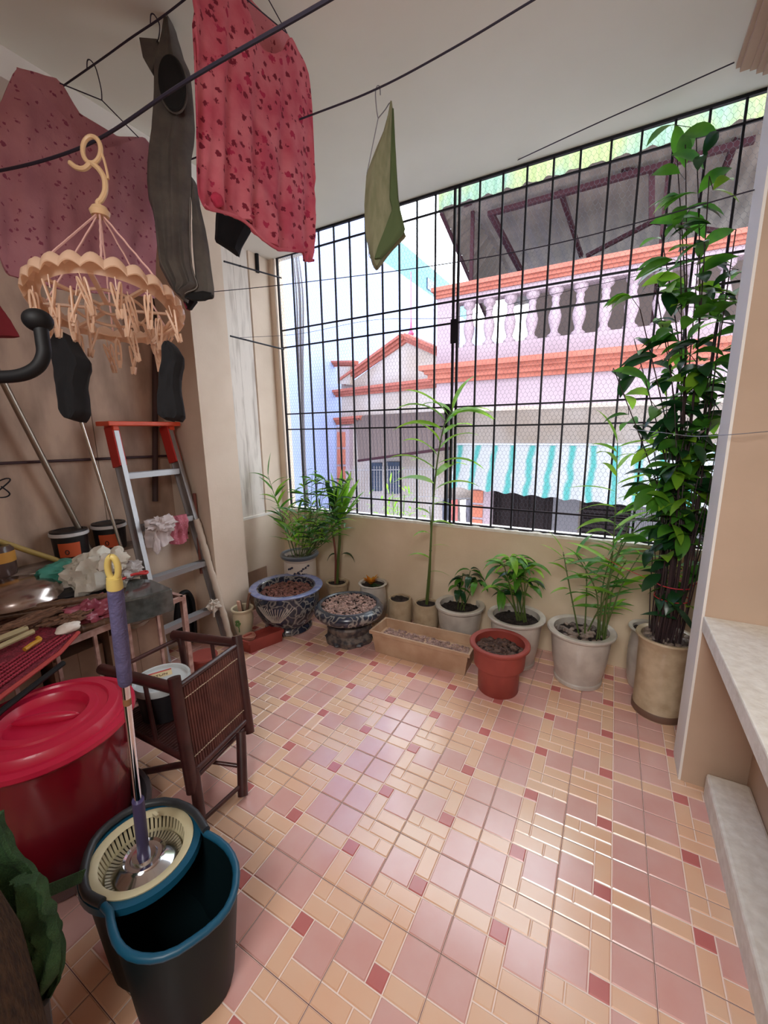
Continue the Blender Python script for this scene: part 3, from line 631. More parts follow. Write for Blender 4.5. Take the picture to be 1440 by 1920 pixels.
m_ = MB(); rect_tub(m_, q, .18, .001, .10, .045, depth=.07); m_.build('body', mat('stone_beige', (196, 164, 136), .6, col2=(176, 140, 112), scale=6, bump=.1), t, smooth=False, bevel=.005)
m_ = MB(); rect_tub(m_, [p + V((0, 0, 0)) for p in q], .184, .158, .0, .045, depth=.01); 
pebbles(t, V((-1.13, 2.57, 0)), 0, .108, 560, .012, seed=20, box=(-1.46, -.79, 2.51, 2.66), ma=mat('pale_gravel', (182, 148, 136), .85))
# red tray planter with a small rounded pot inside
t = thing('clay_tray', 'low red-brown clay tray in front of the big blue bowl, holding a small dish', 'planter', (-2.34, 2.12, 0))
q = [V(p) for p in ((-2.44, 1.97, 0), (-2.31, 1.98, 0), (-2.22, 2.27, 0), (-2.36, 2.29, 0))]
m_ = MB(); rect_tub(m_, q, .10, .001, .08, .05, depth=.03); m_.build('body', terra, t, smooth=False)
m_ = MB(); m_.lathe([(.04, .075), (.05, .095), (.052, .106), (.047, .107), (.043, .09), (0, .085)], V((-2.385, 2.06, 0)), 24, rad=lambda a, z: 1 + .12 * math.cos(3 * a)); tag(m_.build('small_dish', mat('pinkish_clay', (186, 130, 112), .6), base=(-2.385, 2.06, .09)), 'small empty rounded clay dish lying in the red-brown clay tray', 'dish')
# ---- plants
def stem(mm, pts, r0, r1, mi=0, k=5, n=7):
    pp = smoothpath(pts, k); mm.tube(pp, [r0 + (r1 - r0) * i / (len(pp) - 1) for i in range(len(pp))], n, mi); return pp
def plant(name, label, c, z):
    return thing(name, label, 'plant', V((c.x, c.y, z)))
VU = (R.transposed() @ V((1, 0, 0)))          # image-right direction in the room, for leaning stems
VU = V((VU.x, VU.y, 0)).normalized(); VF = V((-VU.y, VU.x, 0))
# tall single cane
def cane(t, pts, leaves, L_, wd, ma, r0=.008, r1=.003, seed=0, start=.35, droop=.7, stemm=stemg, ang=55, shape=.75):
    m_ = MB(); pp = stem(m_, pts, r0, r1); 
    for i in range(3, len(pp) - 1, 3): m_.lathe([(r0 * 1.05, -.003), (r0 * 1.25, 0), (r0 * 1.05, .003)], pp[i], 8)
    m_.build('stem', stemm, t)
    rn = random.Random(seed); m_ = MB(); nn = len(pp)
    for k in range(leaves):
        f = start + (1 - start) * k / max(1, leaves - 1); i = min(nn - 2, int(f * (nn - 1))); p = pp[i].lerp(pp[i + 1], f * (nn - 1) - i if i < nn - 1 else 0)
        az = (k * 180 + rn.uniform(-50, 50)) ; dd = VU * math.cos(math.radians(az)) + VF * math.sin(math.radians(az)) * .8
        el = math.radians(ang + rn.uniform(-15, 15) + 20 * (k == leaves - 1)); dv = dd * math.cos(el) + V((0, 0, math.sin(el)))
        s_ = rn.uniform(.75, 1.1); m_.leaf(p, dv, L_ * s_, wd * s_, droop * rn.uniform(.7, 1.3), n=7, shape=shape, twist=rn.uniform(-.5, .5))
    return m_.build('foliage', ma, t)
Y0 = cc2.y
t = plant('tall_cane_plant', 'tall slender single-cane plant with arching narrow leaves in the small barrel pot', cc2, .24)
pt = [V((cc2.x, cc2.y, .24))] + [ony(x, y, yy) for x, y, yy in ((806, 1050, 2.92), (811, 960, 2.93), (818, 880, 2.94), (832, 800, 2.95), (848, 770, 2.95))]
cane(t, pt, 17, .42, .078, lime, .010, .004, seed=3, start=.5, droop=1.1, ang=32)
cane(t, [V((cc2.x + .01, cc2.y, .24)), ony(806, 1085, 2.92), ony(808, 1010, 2.93), ony(806, 950, 2.93)], 7, .2, .026, lime, .007, .003, seed=4, start=.4, droop=1.2, ang=25)
# cymbidium-like plant: upright canes on the left, dense arching fan on the right
t = plant('orchid_clump', 'clump of thin canes and dense arching grassy leaves in the white twig-motif pot', cb, .49)
for k, (x0, x1_, y1) in enumerate(((540, 503, 893), (546, 515, 930), (552, 560, 960), (556, 542, 965), (548, 530, 975), (560, 572, 985))):
    b0 = cb + V(((x0 - 556) * .0035, -.03 + .02 * (k % 3), .49)); e0 = ony(x1_, y1, 2.78)
    cane(t, [b0, b0.lerp(e0, .5) + V((.0, 0, .03)), e0], 9 if k else 11, .22, .040, [green, lime][k % 2], .004, .002, seed=20 + k, start=.25, droop=.8, ang=48)
m_ = MB(); rn = random.Random(31); b0 = cb + V((.05, -.02, .49))
ms = MB()
for k in range(24):
    e0 = ony(600 + rn.uniform(-34, 60), 935 + rn.uniform(-60, 70), 2.8 + rn.uniform(-.12, .12)); pp = stem(ms, [b0 + V((rn.uniform(-.04, .05), rn.uniform(-.05, .05), 0)), b0.lerp(e0, .55) + V((.03, 0, .02)), e0], .003, .002)
    for j in range(13):
        i = int(len(pp) * (.35 + .62 * j / 13)); p = pp[min(i, len(pp) - 1)]; a = rn.uniform(0, 6.28)
        m_.leaf(p, VU * math.cos(a) + VF * math.sin(a) + V((0, 0, rn.uniform(.1, .9))), rn.uniform(.10, .19), .019, rn.uniform(.4, 1.2), mi=rn.choice((0, 0, 1, 2)), n=4, twist=rn.uniform(-1, 1))
ms.build('stem', stemg, t); m_.build('foliage', [green, dgreen, lime], t)
# broad-leaved upright plant
t = plant('broad_leaved_plant', 'upright plant with reddish stem and a bright green fan of broad leaves', cdr, .25)
m_ = MB(); p0 = V((cdr.x, cdr.y, .25)); j0 = ony(636, 985, cdr.y - .02)
stem(m_, [p0, ony(634, 1050, cdr.y), ony(637, 1010, cdr.y), j0], .014, .012); m_.build('stem', stemg, t)
m_ = MB(); stem(m_, [p0 + V((-.02, 0, 0)), ony(629, 1040, cdr.y - .02), ony(622, 985, cdr.y - .02)], .012, .009); m_.build('cut_stem', mat('stem_red_brown', (120, 66, 56), .6), t)
m_ = MB()
for k, (x, y, mi) in enumerate(((612, 905, 1), (622, 895, 0), (640, 890, 0), (655, 893, 0), (668, 905, 0), (678, 925, 0), (632, 920, 1), (660, 915, 0), (672, 940, 0), (620, 930, 1), (648, 905, 0))):
    e0 = ony(x, y, cdr.y - .05 + .02 * (k % 4)); m_.leaf(j0, (e0 - j0) + V((0, 0, .05)), (e0 - j0).length * 1.1, .085, .35, mi=mi, n=9, shape=1.15, twist=.5 * (k % 3 - 1))
e1 = ony(632, 1040, cdr.y - .02)
m_.leaf(e1, -VU * 1. + V((0, 0, .3)), .13, .06, 2.6, mi=1, n=7); m_.leaf(e1 + VU * .04, VU * 1. + V((0, 0, .4)), .17, .06, 2.8, mi=1, n=7)
m_.build('foliage', [lime, dgreen], t)
# yellow-orange rosette
t = plant('croton', 'small yellow-orange leafy rosette in the cream ribbed pot', ccr, .31)
m_ = MB(); rn = random.Random(9)
for k in range(26):
    a = rn.uniform(0, 6.28); m_.leaf(V((ccr.x - .02, ccr.y, .315)), V((math.cos(a), math.sin(a), rn.uniform(.8, 2.2))), rn.uniform(.07, .12), .038, .2, n=5)
m_.build('foliage', mat('leaf_yellow', (226, 160, 40), .45, col2=(190, 96, 30), scale=20, trans=.4), t)
m_ = MB()
for k in range(12):
    a = rn.uniform(0, 6.28); m_.leaf(V((ccr.x + .04, ccr.y - .02, .315)), V((math.cos(a), math.sin(a), .4)), .06, .03, .6, n=4)
m_.build('foliage', dgreen, t)
# seedling in the squat pot
t = plant('seedling', 'small drooping dark-leaved seedling in the squat grey-white pot behind the trough', cw1, .26)
m_ = MB(); tops = []
for k, (x, y) in enumerate(((868, 1075), (882, 1070), (893, 1085), (858, 1095))):
    b0 = cw1 + V((.02 * k - .01, -.02, .25)); e0 = ony(x, y, cw1.y - .05); tops.append(e0); stem(m_, [b0, b0.lerp(e0, .6), e0], .004, .003)
m_.build('stem', stemg, t)
m_ = MB(); rn = random.Random(12)
for k in range(26):
    e0 = rn.choice(tops); a = rn.uniform(0, 6.28); m_.leaf(e0 + V((0, 0, rn.uniform(-.06, .01))), V((math.cos(a), math.sin(a), rn.uniform(.0, .5))), rn.uniform(.09, .16), .048, 2.2, mi=rn.choice((0, 1, 1)), n=6)
m_.build('foliage', [green, dgreen], t)
# leafy shrub in white pot
t = plant('leafy_shrub', 'bushy shrub of drooping bright green lance-shaped leaves in the white pot behind the brick-red pot', cw2, .32)
m_ = MB(); tops = []
for k, (x, y) in enumerate(((945, 1060), (958, 1045), (968, 1060), (985, 1065), (975, 1085), (952, 1085), (990, 1095), (940, 1110), (965, 1110))):
    b0 = cw2 + V((.015 * (k % 5) - .02 + .03, .01 * (k % 3), .31)); e0 = ony(x, y, cw2.y - .04 + .03 * (k % 3)); tops.append(e0); stem(m_, [b0, b0.lerp(e0, .6) + V((0, 0, .02)), e0], .005, .004)
m_.build('stem', stemg, t)
m_ = MB(); rn = random.Random(14)
for k in range(64):
    e0 = tops[k % len(tops)]; a = rn.uniform(0, 6.28); m_.leaf(e0 + V((0, 0, rn.uniform(-.03, .02))), V((math.cos(a), math.sin(a) * .8, rn.uniform(.1, .9))), rn.uniform(.13, .21), .05, rn.uniform(1.2, 2.2), mi=rn.choice((0, 0, 1, 2)), n=7, twist=rn.uniform(-.4, .4))
m_.build('foliage', [green, lime, dgreen], t)
# grassy canes in white pot right of the red one
t = plant('cane_grass', 'airy bamboo-like canes with long narrow leaves in the lone white pot, one cane rising above the sill', cw3, .33)
spec = [((1088, 1160), (1065, 1085), (1056, 1035), 8, .16), ((1098, 1160), (1100, 1100), (1098, 1060), 8, .18), ((1122, 1160), (1118, 1110), (1080, 1040), 7, .2), ((1128, 1165), (1150, 1020), (1158, 830), 22, .26), ((1132, 1165), (1150, 1060), (1215, 960), 11, .24), ((1125, 1165), (1130, 1100), (1150, 1030), 9, .2), ((1130, 1165), (1165, 1100), (1200, 1040), 8, .2), ((1100, 1165), (1130, 1130), (1170, 1080), 7, .18), ((1120, 1165), (1140, 1090), (1180, 985), 9, .2), ((1135, 1165), (1150, 1100), (1175, 1050), 8, .16)]
for k, (a, bb, cc, nl, L_) in enumerate(spec):
    pts = [V((onz(a[0], a[1] + 20, .32).x, cw3.y - .02 + .015 * (k % 4), .32)), ony(*bb, cw3.y + .0 + .03 * (k % 2)), ony(*cc, cw3.y + .05)]
    cane(t, pts, nl, L_ * 1.1, .034, [lime, green, green][k % 3], .0055, .0025, seed=40 + k, start=.3, droop=.8, ang=28)
# tall dense climber-like shrub
t = plant('tall_shrub', 'very tall multi-stemmed glossy-leaved shrub climbing the grille beside the pier', ct, .46)
rn = random.Random(17); ms = MB(); m_ = MB(); ps = []
tops = [(1305, 240), (1285, 260), (1330, 330), (1240, 440), (1380, 430), (1200, 580), (1270, 300), (1360, 520), (1150, 690), (1250, 620), (1340, 620), (1300, 700), (1220, 800), (1350, 560), (1275, 420), (1310, 480), (1190, 640), (1330, 760), (1230, 540), (1290, 900), (1330, 980), (1240, 930)]
for k, (x, y) in enumerate(tops):
    b0 = ct + V((rn.uniform(-.07, .07), rn.uniform(-.07, .07), .46)); e0 = ony(x, y, 2.86 + rn.uniform(-.14, .1)); m1 = b0 + V((rn.uniform(-.02, .02) + .01, 0, .55)); zz = b0.z + (e0.z - b0.z) * .62
    m2 = V((b0.x + (e0.x - b0.x) * .35 + .02, 2.76, zz)); pp = stem(ms, [b0, m1, m2, e0] if e0.z > 1.4 else [b0, b0.lerp(e0, .6), e0], .0055, .0025, k=7, n=6); ps.append(pp)
    n_ = 12
    for j in range(n_):
        i = int((len(pp) - 1) * (.42 + .58 * j / (n_ - 1))); p = pp[i]; a = rn.uniform(0, 6.28); s_ = rn.uniform(.7, 1.15)
        if rn.random() < .25 and j < 10: continue
        q = p + V((rn.gauss(0, .035), rn.gauss(0, .03), rn.gauss(0, .03))); ms.tube([p, q], .0018, 4)
        for l_ in range(rn.choice((1, 2, 3))):
            a2 = a + rn.uniform(-1.2, 1.2); dv = VU * math.cos(a2) + VF * math.sin(a2) * .6 + V((0, 0, rn.uniform(-.4, .5)))
            m_.leaf(q, dv, .185 * s_, .070 * s_, rn.uniform(.6, 1.6), mi=rn.choice((0, 0, 0, 1, 2, 2) if e0.z > 2.4 else (0, 0, 0, 1, 2, 2, 2)), n=6, twist=rn.uniform(-.7, .7), shape=.95)
for k in range(22):
    b0 = ct + V((rn.uniform(-.08, .08), rn.uniform(-.08, .08), .46)); L_ = rn.uniform(.7, 1.5); stem(ms, [b0, b0 + V((rn.uniform(-.03, .05), rn.uniform(-.03, .05), L_ * .5)), b0 + V((rn.uniform(-.1, .12), rn.uniform(-.05, .12), L_))], .004, .002, k=4, n=5)
for k in range(40):
    z = rn.uniform(.62, 1.7); p = V((ct.x - .03 + rn.gauss(0, .09), ct.y + rn.gauss(0, .08), z)); a = rn.uniform(0, 6.28)
    m_.leaf(p, VU * math.cos(a) + VF * math.sin(a) * .7 + V((0, 0, rn.uniform(-.5, .7))), rn.uniform(.1, .2), rn.uniform(.035, .06), rn.uniform(.5, 1.5), mi=rn.choice((2, 2, 0, 0, 1)), n=6, twist=rn.uniform(-.7, .7))
ms.build('stem', stemd, t); m_.build('foliage', [green, lime, dgreen], t)
m_ = MB(); m_.tube(ring(ct + V((0, 0, .80)), .085, 20), .003, 5); m_.tube(smoothpath([ct + V((-.085, 0, .80)), ct + V((-.25, .05, .84)), V((cw3.x + .1, cw3.y + .02, .86))]), .002, 5); m_.tube([ct + V((.085, 0, .8)), ct + V((.16, .1, .83))], .003, 5)
m_.tube(ring(ct + V((0, 0, .72)), .083, 20), .003, 5)
tag(m_.build('red_tie', mat('red_string', (176, 40, 54), .6)), 'red string tied round the stems of the tall shrub above its pot', 'string')
# ================================================================== CLOTHES LINES
wires = [('rear_clothes_line', [onz(-200, 380, 3.1), onz(120, 160, 3.1), onz(240, 75, 3.1), onz(345, 0, 3.1), onz(700, -300, 3.1)], .0035, 'dark clothes line nearest the left ceiling corner from which the three shirts hang'),
         ('clothes_line', [onz(-160, 345, 2.5), onz(0, 320, 2.5), onz(110, 292, 2.5), onz(200, 252, 2.5), onz(350, 152, 2.5), onz(615, 0, 2.5), onz(900, -170, 2.5)], .0045, 'thick dark clothes line nearest the viewer, carrying the round peg hanger'),
         ('clothes_line', [onz(300, 320, 2.95), onz(580, 217, 2.95), onz(710, 165, 2.95), onz(850, 90, 2.95), onz(1000, 0, 2.95), onz(1150, -90, 2.95)], .0035, 'thin dark clothes line at mid ceiling carrying the folded olive cloth'),
         ('clothes_line', [ony(960, 305, 3.10), onz(1100, 240, 3.2), onz(1240, 178, 3.22), onz(1377, 117, 3.25)], .0028, 'thin clothes line under the ceiling from grille top to right moulding'),
         ('clothes_line', [onx(400, 547, -2.65), ony(530, 534, 2.5), ony(800, 500, 2.45), ony(1050, 455, 2.4), onx(1418, 355, .40), onx(1440, 348, .43)], .0026, 'thin clothes line crossing the upper grille from the pillar to the pier'),
         ('clothes_line', [onx(450, 633, -2.8), ony(560, 626, 3.0), ony(700, 600, 3.0), ony(850, 595, 3.0), ony(1000, 560, 3.0), ony(1330, 488, 3.0)], .0016, 'thinnest clothes line crossing the grille at the height of the balustrade'),
         ('pale_wire', [ony(1182, 805, 2.7), ony(1250, 812, 2.5), ony(1300, 818, 2.4), onx(1368, 815, .39), onz(1440, 809, onx(1440, 809, .5).z)], .0018, 'short pale wire tied between the tall shrub and the white-edged pier')]
for n_, pts, r_, lb in wires:
    m_ = MB(); m_.tube(smoothpath(pts, 8), r_, 6); tag(m_.build(n_, wirem if 'pale' in n_ else cordm), lb, 'clothes line')
# ================================================================== CLOTHES
def hanger(name, label, hook, neck, l, r, ma=cordm, rr=.0022, hk=.02, bar=True):
    m_ = MB(); hook = V(hook); neck = V(neck)
    m_.tube(smoothpath([hook + V((0, -hk, -hk)), hook + V((0, -hk * .7, hk * .5)), hook + V((0, 0, hk * .9)), hook + V((0, hk * .8, 0)), hook.lerp(neck, .6) + V((0, hk * .6, 0)), neck]), rr, 6)
    m_.tube([neck, V(l)], rr, 6); m_.tube([neck, V(r)], rr, 6)
    if bar: m_.tube([V(l), V(r)], rr, 6)
    return tag(m_.build(name, ma, base=neck), label, 'hanger')
pinkc = floral('pale_pink_print', (214, 156, 168), (198, 138, 152), (160, 84, 110), 34, .17, .3)
XP = -1.93; pf = lambda x, y: onx(x, y, XP)
t = thing('blouse', 'pale dusty pink patterned sleeveless blouse hanging at far left behind the peg hanger', 'shirt', pf(190, 200))
fr_ = [(-30, 250, 420), (5, 185, 500), (15, 160, 515), (31, 126, 520), (60, 160, 530), (104, 200, 540), (130, 232, 545), (150, 258, 548), (190, 280, 550), (219, 275, 552), (250, 262, 553), (267, 257, 555), (280, 272, 557), (291, 300, 560)]
bk_ = [(31, 126, 520), (60, 134, 530), (104, 147, 540), (119, 163, 543), (150, 213, 545), (167, 224, 547), (219, 256, 550), (267, 257, 555), (280, 272, 557), (291, 300, 560)]
drape(fr_, lambda x, y: onx(x, y, XP + .012), (1, 0, 0), .012, .010, 26, seed=1).build('front', pinkc, t)
drape(bk_, lambda x, y: onx(x, y, XP - .03), (1, 0, 0), .006, .006, 18, seed=2).build('back', pinkc, t)
hanger('wire_hanger', 'wire hanger holding the pale dusty pink blouse', onz(172, 124, 3.1), pf(191, 188), onx(112, 156, XP - .01), onx(264, 262, XP), bar=False)
# grey shirt seen nearly edge-on
tg = 1.72; gf = lambda x, y: ond(x, y, tg); nf = -(R.transposed() @ V((0, 0, 1)))
greyc = mat('grey_jersey', (112, 108, 102), .95, col2=(96, 92, 90), scale=14, trans=.1, bump=.2, bscale=200)
t = thing('grey_shirt', 'dark grey shirt hanging edge-on with its round armhole facing the camera', 'shirt', gf(320, 200))
rows = [(42, 319, 323), (60, 312, 329), (85, 304, 337), (110, 296, 344), (135, 289, 356), (170, 288, 361), (205, 286, 363), (240, 284, 364), (270, 279, 362), (300, 276, 358), (340, 276, 360), (375, 279, 359), (395, 286, 358), (420, 291, 357), (460, 296, 358), (500, 300, 361), (530, 316, 369), (540, 322, 371), (550, 330, 350), (558, 338, 344)]
drape(rows, gf, nf, .07, .008, 14, cols=False, nu=70, nv=22, seed=4, edge=.05).build('body', greyc, t)
m_ = MB(); m_.prism([gf(265, 79) + nf * .02, gf(272, 115) + nf * .02, gf(288, 142) + nf * .02, gf(306, 110) + nf * .02, gf(300, 82) + nf * .02], -nf * .03); m_.build('collar', greyc, t, bevel=.004)
drape([(330, 352, 360), (375, 356, 368), (420, 356, 379), (460, 357, 386), (500, 360, 391), (535, 362, 396), (548, 356, 396)], lambda x, y: gf(x, y) - nf * .03, nf, .05, .003, 5, cols=False, nu=30, nv=10, seed=5).build('lower_sleeve', greyc, t)
m_ = MB(); m_.tube([gf(x, y) - nf * .005 for x, y in ((346, 556), (360, 549), (380, 546), (395, 549), (394, 553), (380, 559), (360, 560), (346, 556))], .004, 6); m_.prism([gf(x, y) - nf * .004 for x, y in ((346, 556), (360, 549), (380, 546), (395, 549), (394, 553), (380, 559), (360, 560))], -nf * .02); m_.build('sleeve_opening', mat('armhole_shade', (34, 36, 38), .95), t)  # sleeve mouth closed with a dark colour that paints the shade inside
m_ = MB(); m_.lathe([(1, .0), (.93, .004), (.8, -.006), (.5, -.012), (0, -.014)], n=28, mtx=None); 
cx_, cy_ = 337, 184; vs = []
for p in m_.v: 
    vs.append(gf(cx_ + p.x * 25 + p.y * 6, cy_ + p.y * 52) + nf * (.062 + p.z))
m_.v = vs; ah = m_.build('armhole', mat('armhole_shade', (34, 36, 38), .95), t)  # shade inside the shirt painted as a near-black hollow
m_ = MB(); m_.tube([gf(cx_ + math.cos(a) * 26 + math.sin(a) * 6, cy_ + math.sin(a) * 53) + nf * .056 for a in [i * math.pi / 14 for i in range(29)]], .0035, 6); m_.build('armhole_hem', greyc, ah)
m_ = MB(); m_.tube(smoothpath([gf(358, 372) + nf * .006, gf(357, 430) + nf * .006, gf(360, 500) + nf * .006, gf(371, 538) + nf * .006, gf(350, 550) + nf * .006, gf(341, 558) + nf * .006]), .0022, 5); m_.build('hem_seam', mat('seam_grey', (150, 148, 144), .9), t)
# lower sleeve loop
hanger('wire_hanger', 'short hook of the hanger holding the dark grey shirt', onz(291, 40, 3.1), gf(293, 80), gf(286, 92), gf(306, 84))
# floral shirt
flo = floral('red_floral_print', (232, 134, 148), (214, 92, 116), (136, 36, 60), 27, .26, .35, (196, 54, 92))
XF = -1.28
t = thing('floral_blouse', 'large bright red and pink floral blouse hanging at top centre-left', 'shirt', onx(470, 200, XF))
bk_ = [(440, -60, 380), (450, -20, 400), (467, -5, 410), (493, 27, 440), (537, 60, 460), (550, 80, 462)]
fr_ = [(359, -60, 130), (361, -60, 200), (366, -60, 300), (374, -60, 360), (384, -60, 384), (407, -60, 397), (440, -50, 405), (452, -10, 411), (467, 40, 418), (480, 68, 437), (495, 92, 450), (513, 103, 464), (530, 95, 470), (542, 70, 471), (550, 80, 472), (565, 105, 476), (573, 120, 488), (582, 142, 490), (587, 200, 488), (590, 285, 470)]
drape(fr_, lambda x, y: onx(x, y, XF), (1, 0, 0), .014, .012, 30, nu=70, nv=50, seed=6).build('front', flo, t)
drape(bk_, lambda x, y: onx(x, y, XF - .05), (1, 0, 0), .006, .004, 12, seed=7).build('back', floral('pale_floral_back', (228, 152, 160), (220, 138, 150), (150, 60, 76), 30, .14, .4), t)
m_ = MB(); m_.tube(smoothpath([onx(x, y, XF + .022) for x, y in ((384, 384), (395, 392), (420, 398), (452, 411), (470, 425), (484, 440), (498, 452), (520, 466), (550, 470), (576, 470), (576, 488), (588, 488))]), .006, 6); m_.build('hem', flo, t)
m_ = MB(); m_.blob(onx(407, 375, XF + .03), (.016, .022, .02), seed=3, amp=.3); m_.build('bow', floral('bow_print', (206, 60, 92), (190, 48, 80), (90, 24, 44), 40, .16, .2), t)
hanger('wire_hanger', 'wire hanger holding the red floral blouse', onz(395, -40, 3.1), onx(460, -80, XF), onx(380, -70, XF), onx(538, 62, XF))
# olive cloth
olive = mat('olive_cloth', (158, 156, 126), .9, col2=(140, 142, 110), scale=10, trans=.25, stretch=(6, 6, 1), bump=.15, bscale=120)
to = (R @ (onz(710, 165, 2.95) - CAM)).z + .01; of = lambda x, y: ond(x, y, to)
t = thing('olive_cloth', 'small olive green cloth hanging folded to a point in front of the grille', 'cloth', of(720, 350))
rows = [(196, 731, 735), (217, 727, 738), (247, 719, 739), (273, 708, 741), (300, 697, 743), (327, 687, 744), (383, 683, 748), (420, 684, 752), (443, 686, 762), (452, 688, 752), (467, 691, 737), (483, 695, 724), (497, 699, 714), (503, 705, 708)]
drape(rows, of, nf, .03, .004, 6, cols=False, nu=60, nv=18, seed=8).build('outer_fold', olive, t)
m_ = MB(); rows2 = [(215, 735, 738), (300, 732, 742), (380, 730, 747), (400, 735, 750), (440, 720, 760), (470, 708, 735), (492, 702, 715)]
drape([(y, a, b) for y, a, b in rows2], lambda x, y: of(x, y) + nf * .022, nf, .008, .003, 5, cols=False, nu=40, nv=10, seed=9).build('inner_fold', mat('olive_lining', (92, 108, 70), .9, trans=.2), t)
m_ = MB(); m_.tube(smoothpath([of(713, 178), of(712, 163), of(707, 162), of(704, 175), of(706, 205), of(709, 222)]), .002, 6); m_.tube([of(709, 222), of(688, 325)], .0018, 5); m_.tube(smoothpath([of(709, 222), of(722, 206), of(731, 193), of(734, 205)]), .002, 5); m_.tube([of(688, 325), of(692, 480), of(705, 500)], .0015, 5)
tag(m_.build('wire_hanger', wirem), 'thin wire hanger holding the olive green cloth', 'hanger')
def garment(name, label, cat, rows, depth, ma, th=.04, amp=.006, seed=0, fr=8):
    p = lambda x, y: ond(x, y, depth); m = drape(rows, p, nf, th, amp, fr, cols=False, nu=40, nv=14, seed=seed); return tag(m.build(name, ma), label, cat)
garment('black_sock', 'black sock clipped at the left side of the round peg hanger', 'sock', [(630, 117, 133), (645, 103, 145), (658, 97, 154), (668, 98, 160), (676, 103, 167), (690, 105, 168), (700, 108, 163), (725, 113, 160), (750, 117, 160), (773, 120, 161), (782, 127, 155), (788, 136, 147)], 1.12, blackc, .06, .004, 1)
garment('black_sock', 'black sock clipped at the right side of the round peg hanger', 'sock', [(646, 316, 327), (655, 309, 335), (668, 307, 343), (685, 306, 342), (710, 303, 337), (738, 299, 338), (760, 297, 343), (780, 298, 345), (787, 310, 338)], 1.12, blackc, .05, .004, 2)
garment('black_garment', 'black garment corner hanging just below the red floral blouse', 'cloth', [(275, 425, 445), (330, 420, 455), (396, 406, 470), (402, 405, 474), (425, 404, 475), (453, 403, 460), (462, 420, 453), (474, 440, 446)], (R @ (onz(435, 275, 2.95) - CAM)).z, blackc, .06, .004, 3)
garment('pink_black_garment', 'small scrap of pink and black garment peeping out beside the peg hanger rim', 'cloth', [(70, 314, 326), (300, 320, 340), (500, 335, 360), (556, 345, 366), (566, 344, 371), (575, 346, 369), (580, 349, 360)], 1.86, mat('hot_pink_cloth', (190, 60, 90), .9, col2=(24, 20, 26), scale=14, lo=.5, hi=.56), .02, .002, 4)
garment('red_garment', 'dark red garment corner at the extreme left edge beside the black knob handle', 'cloth', [(560, -60, -12), (575, -60, 2), (600, -60, 20), (625, -60, 34), (632, -60, 37)], 1.35, mat('dark_red_cloth', (120, 34, 44), .95), .02, .003, 5)
# ================================================================== ROUND PEG HANGER
peach_pl = mat('peach_plastic', (246, 220, 196), .35, trans=.5, spec=.5)
TH = 1.15; cpt = V((-1.272, .71, 2.012)); a_ = V((.09, .162, -.013)); b_ = V((.155, -.087, .054))
nn_ = a_.cross(b_).normalized(); nn_ = nn_ if nn_.z > 0 else -nn_
RP = lambda th, k=1., dz=0.: cpt + (a_ * math.cos(th) + b_ * math.sin(th)) * k + nn_ * dz
t = thing('peg_hanger', 'round peach plastic peg hanger with many small pegs hung on the nearest clothes line', 'hanger', cpt)
m_ = MB(); n_ = 168; prof = [(.80, -.004), (.82, .004), (.88, .018), (.94, .020), (.99, .008), (1.0, -.010), (.985, -.012), (.93, .010), (.87, .010), (.81, -.006)]; vs = []
for i in range(n_):
    th = 2 * math.pi * i / n_; sc_ = abs(math.sin(th * 12))
    for (k, dz) in prof: kk = k + (.035 * sc_ if k > .9 else 0); vs.append(RP(th, kk, dz + (.012 * sc_ if k > .85 else 0)))
K_ = len(prof); m_.add(vs, [(i * K_ + j, i * K_ + (j + 1) % K_, ((i + 1) % n_) * K_ + (j + 1) % K_, ((i + 1) % n_) * K_ + j) for i in range(n_) for j in range(K_)]); m_.build('rim', peach_pl, t)
m_ = MB()
for k in (.48, .14): m_.tube([RP(2 * math.pi * i / 40, k, -.004) for i in range(41)], .004, 6)
for i in range(8): th = math.pi * i / 4 + .2; m_.bar(RP(th, .14, -.004), RP(th, .82, -.004), .012, .006)
m_.build('spokes', peach_pl, t)
rn = random.Random(77); pegc = [(.90, 2 * math.pi * i / 14 + .1) for i in range(14)] + [(.66, 2 * math.pi * i / 7 + .3) for i in range(7)] + [(.47, 2 * math.pi * i / 6) for i in range(6)]
for k, (rr, th) in enumerate(pegc):
    p = RP(th, rr, -.012); yaw = rn.uniform(0, 3.14); sw = rn.uniform(-.25, .25); opening = rn.uniform(.10, .22)
    if k in (0, 13): sw = .8 if k == 0 else .5
    mtx = Matrix.Rotation(yaw, 3, 'Z') @ Matrix.Rotation(sw, 3, 'X'); m_ = MB()
    for sgn in (-1, 1):
        pts = []
        for i in range(17):
            a = 2 * math.pi * i / 16; z = -.055 + .042 * math.cos(a); x = .0065 * math.sin(a) * (1 if abs(math.cos(a)) < .95 else .8)
            pts.append(p + mtx @ V((x, sgn * (.004 + (z + .055) * opening * 1.0), z)))
        m_.tube(pts, .0028, 5); m_.bar(p + mtx @ V((0, sgn * .004, -.097)), p + mtx @ V((0, sgn * .006, -.075)), .010, .004)
    m_.tube([p, p + mtx @ V((0, 0, -.03))], .0015, 4); m_.tube([p + mtx @ V((0, -.004, -.055)), p + mtx @ V((0, .004, -.055))], .004, 6)
    m_.build('peg', peach_pl, t)
kn = ond(187, 397, TH)
for i, th in enumerate((.5, 1.6, 2.4, 3.6, 4.7, 5.7)):
    m_ = MB(); e_ = RP(th, .93, .02); m_.tube([kn + (e_ - kn) * .05 * 0 + V((0, 0, 0))] + [kn.lerp(e_, q / 12) + V((.0012 * (-1) ** q, 0, 0)) for q in range(1, 13)], .0028, 5); m_.build('cord', mat('pale_pink_cord', (222, 176, 168), .8), t)
ck = mat('cream_plastic', (226, 190, 148), .4)
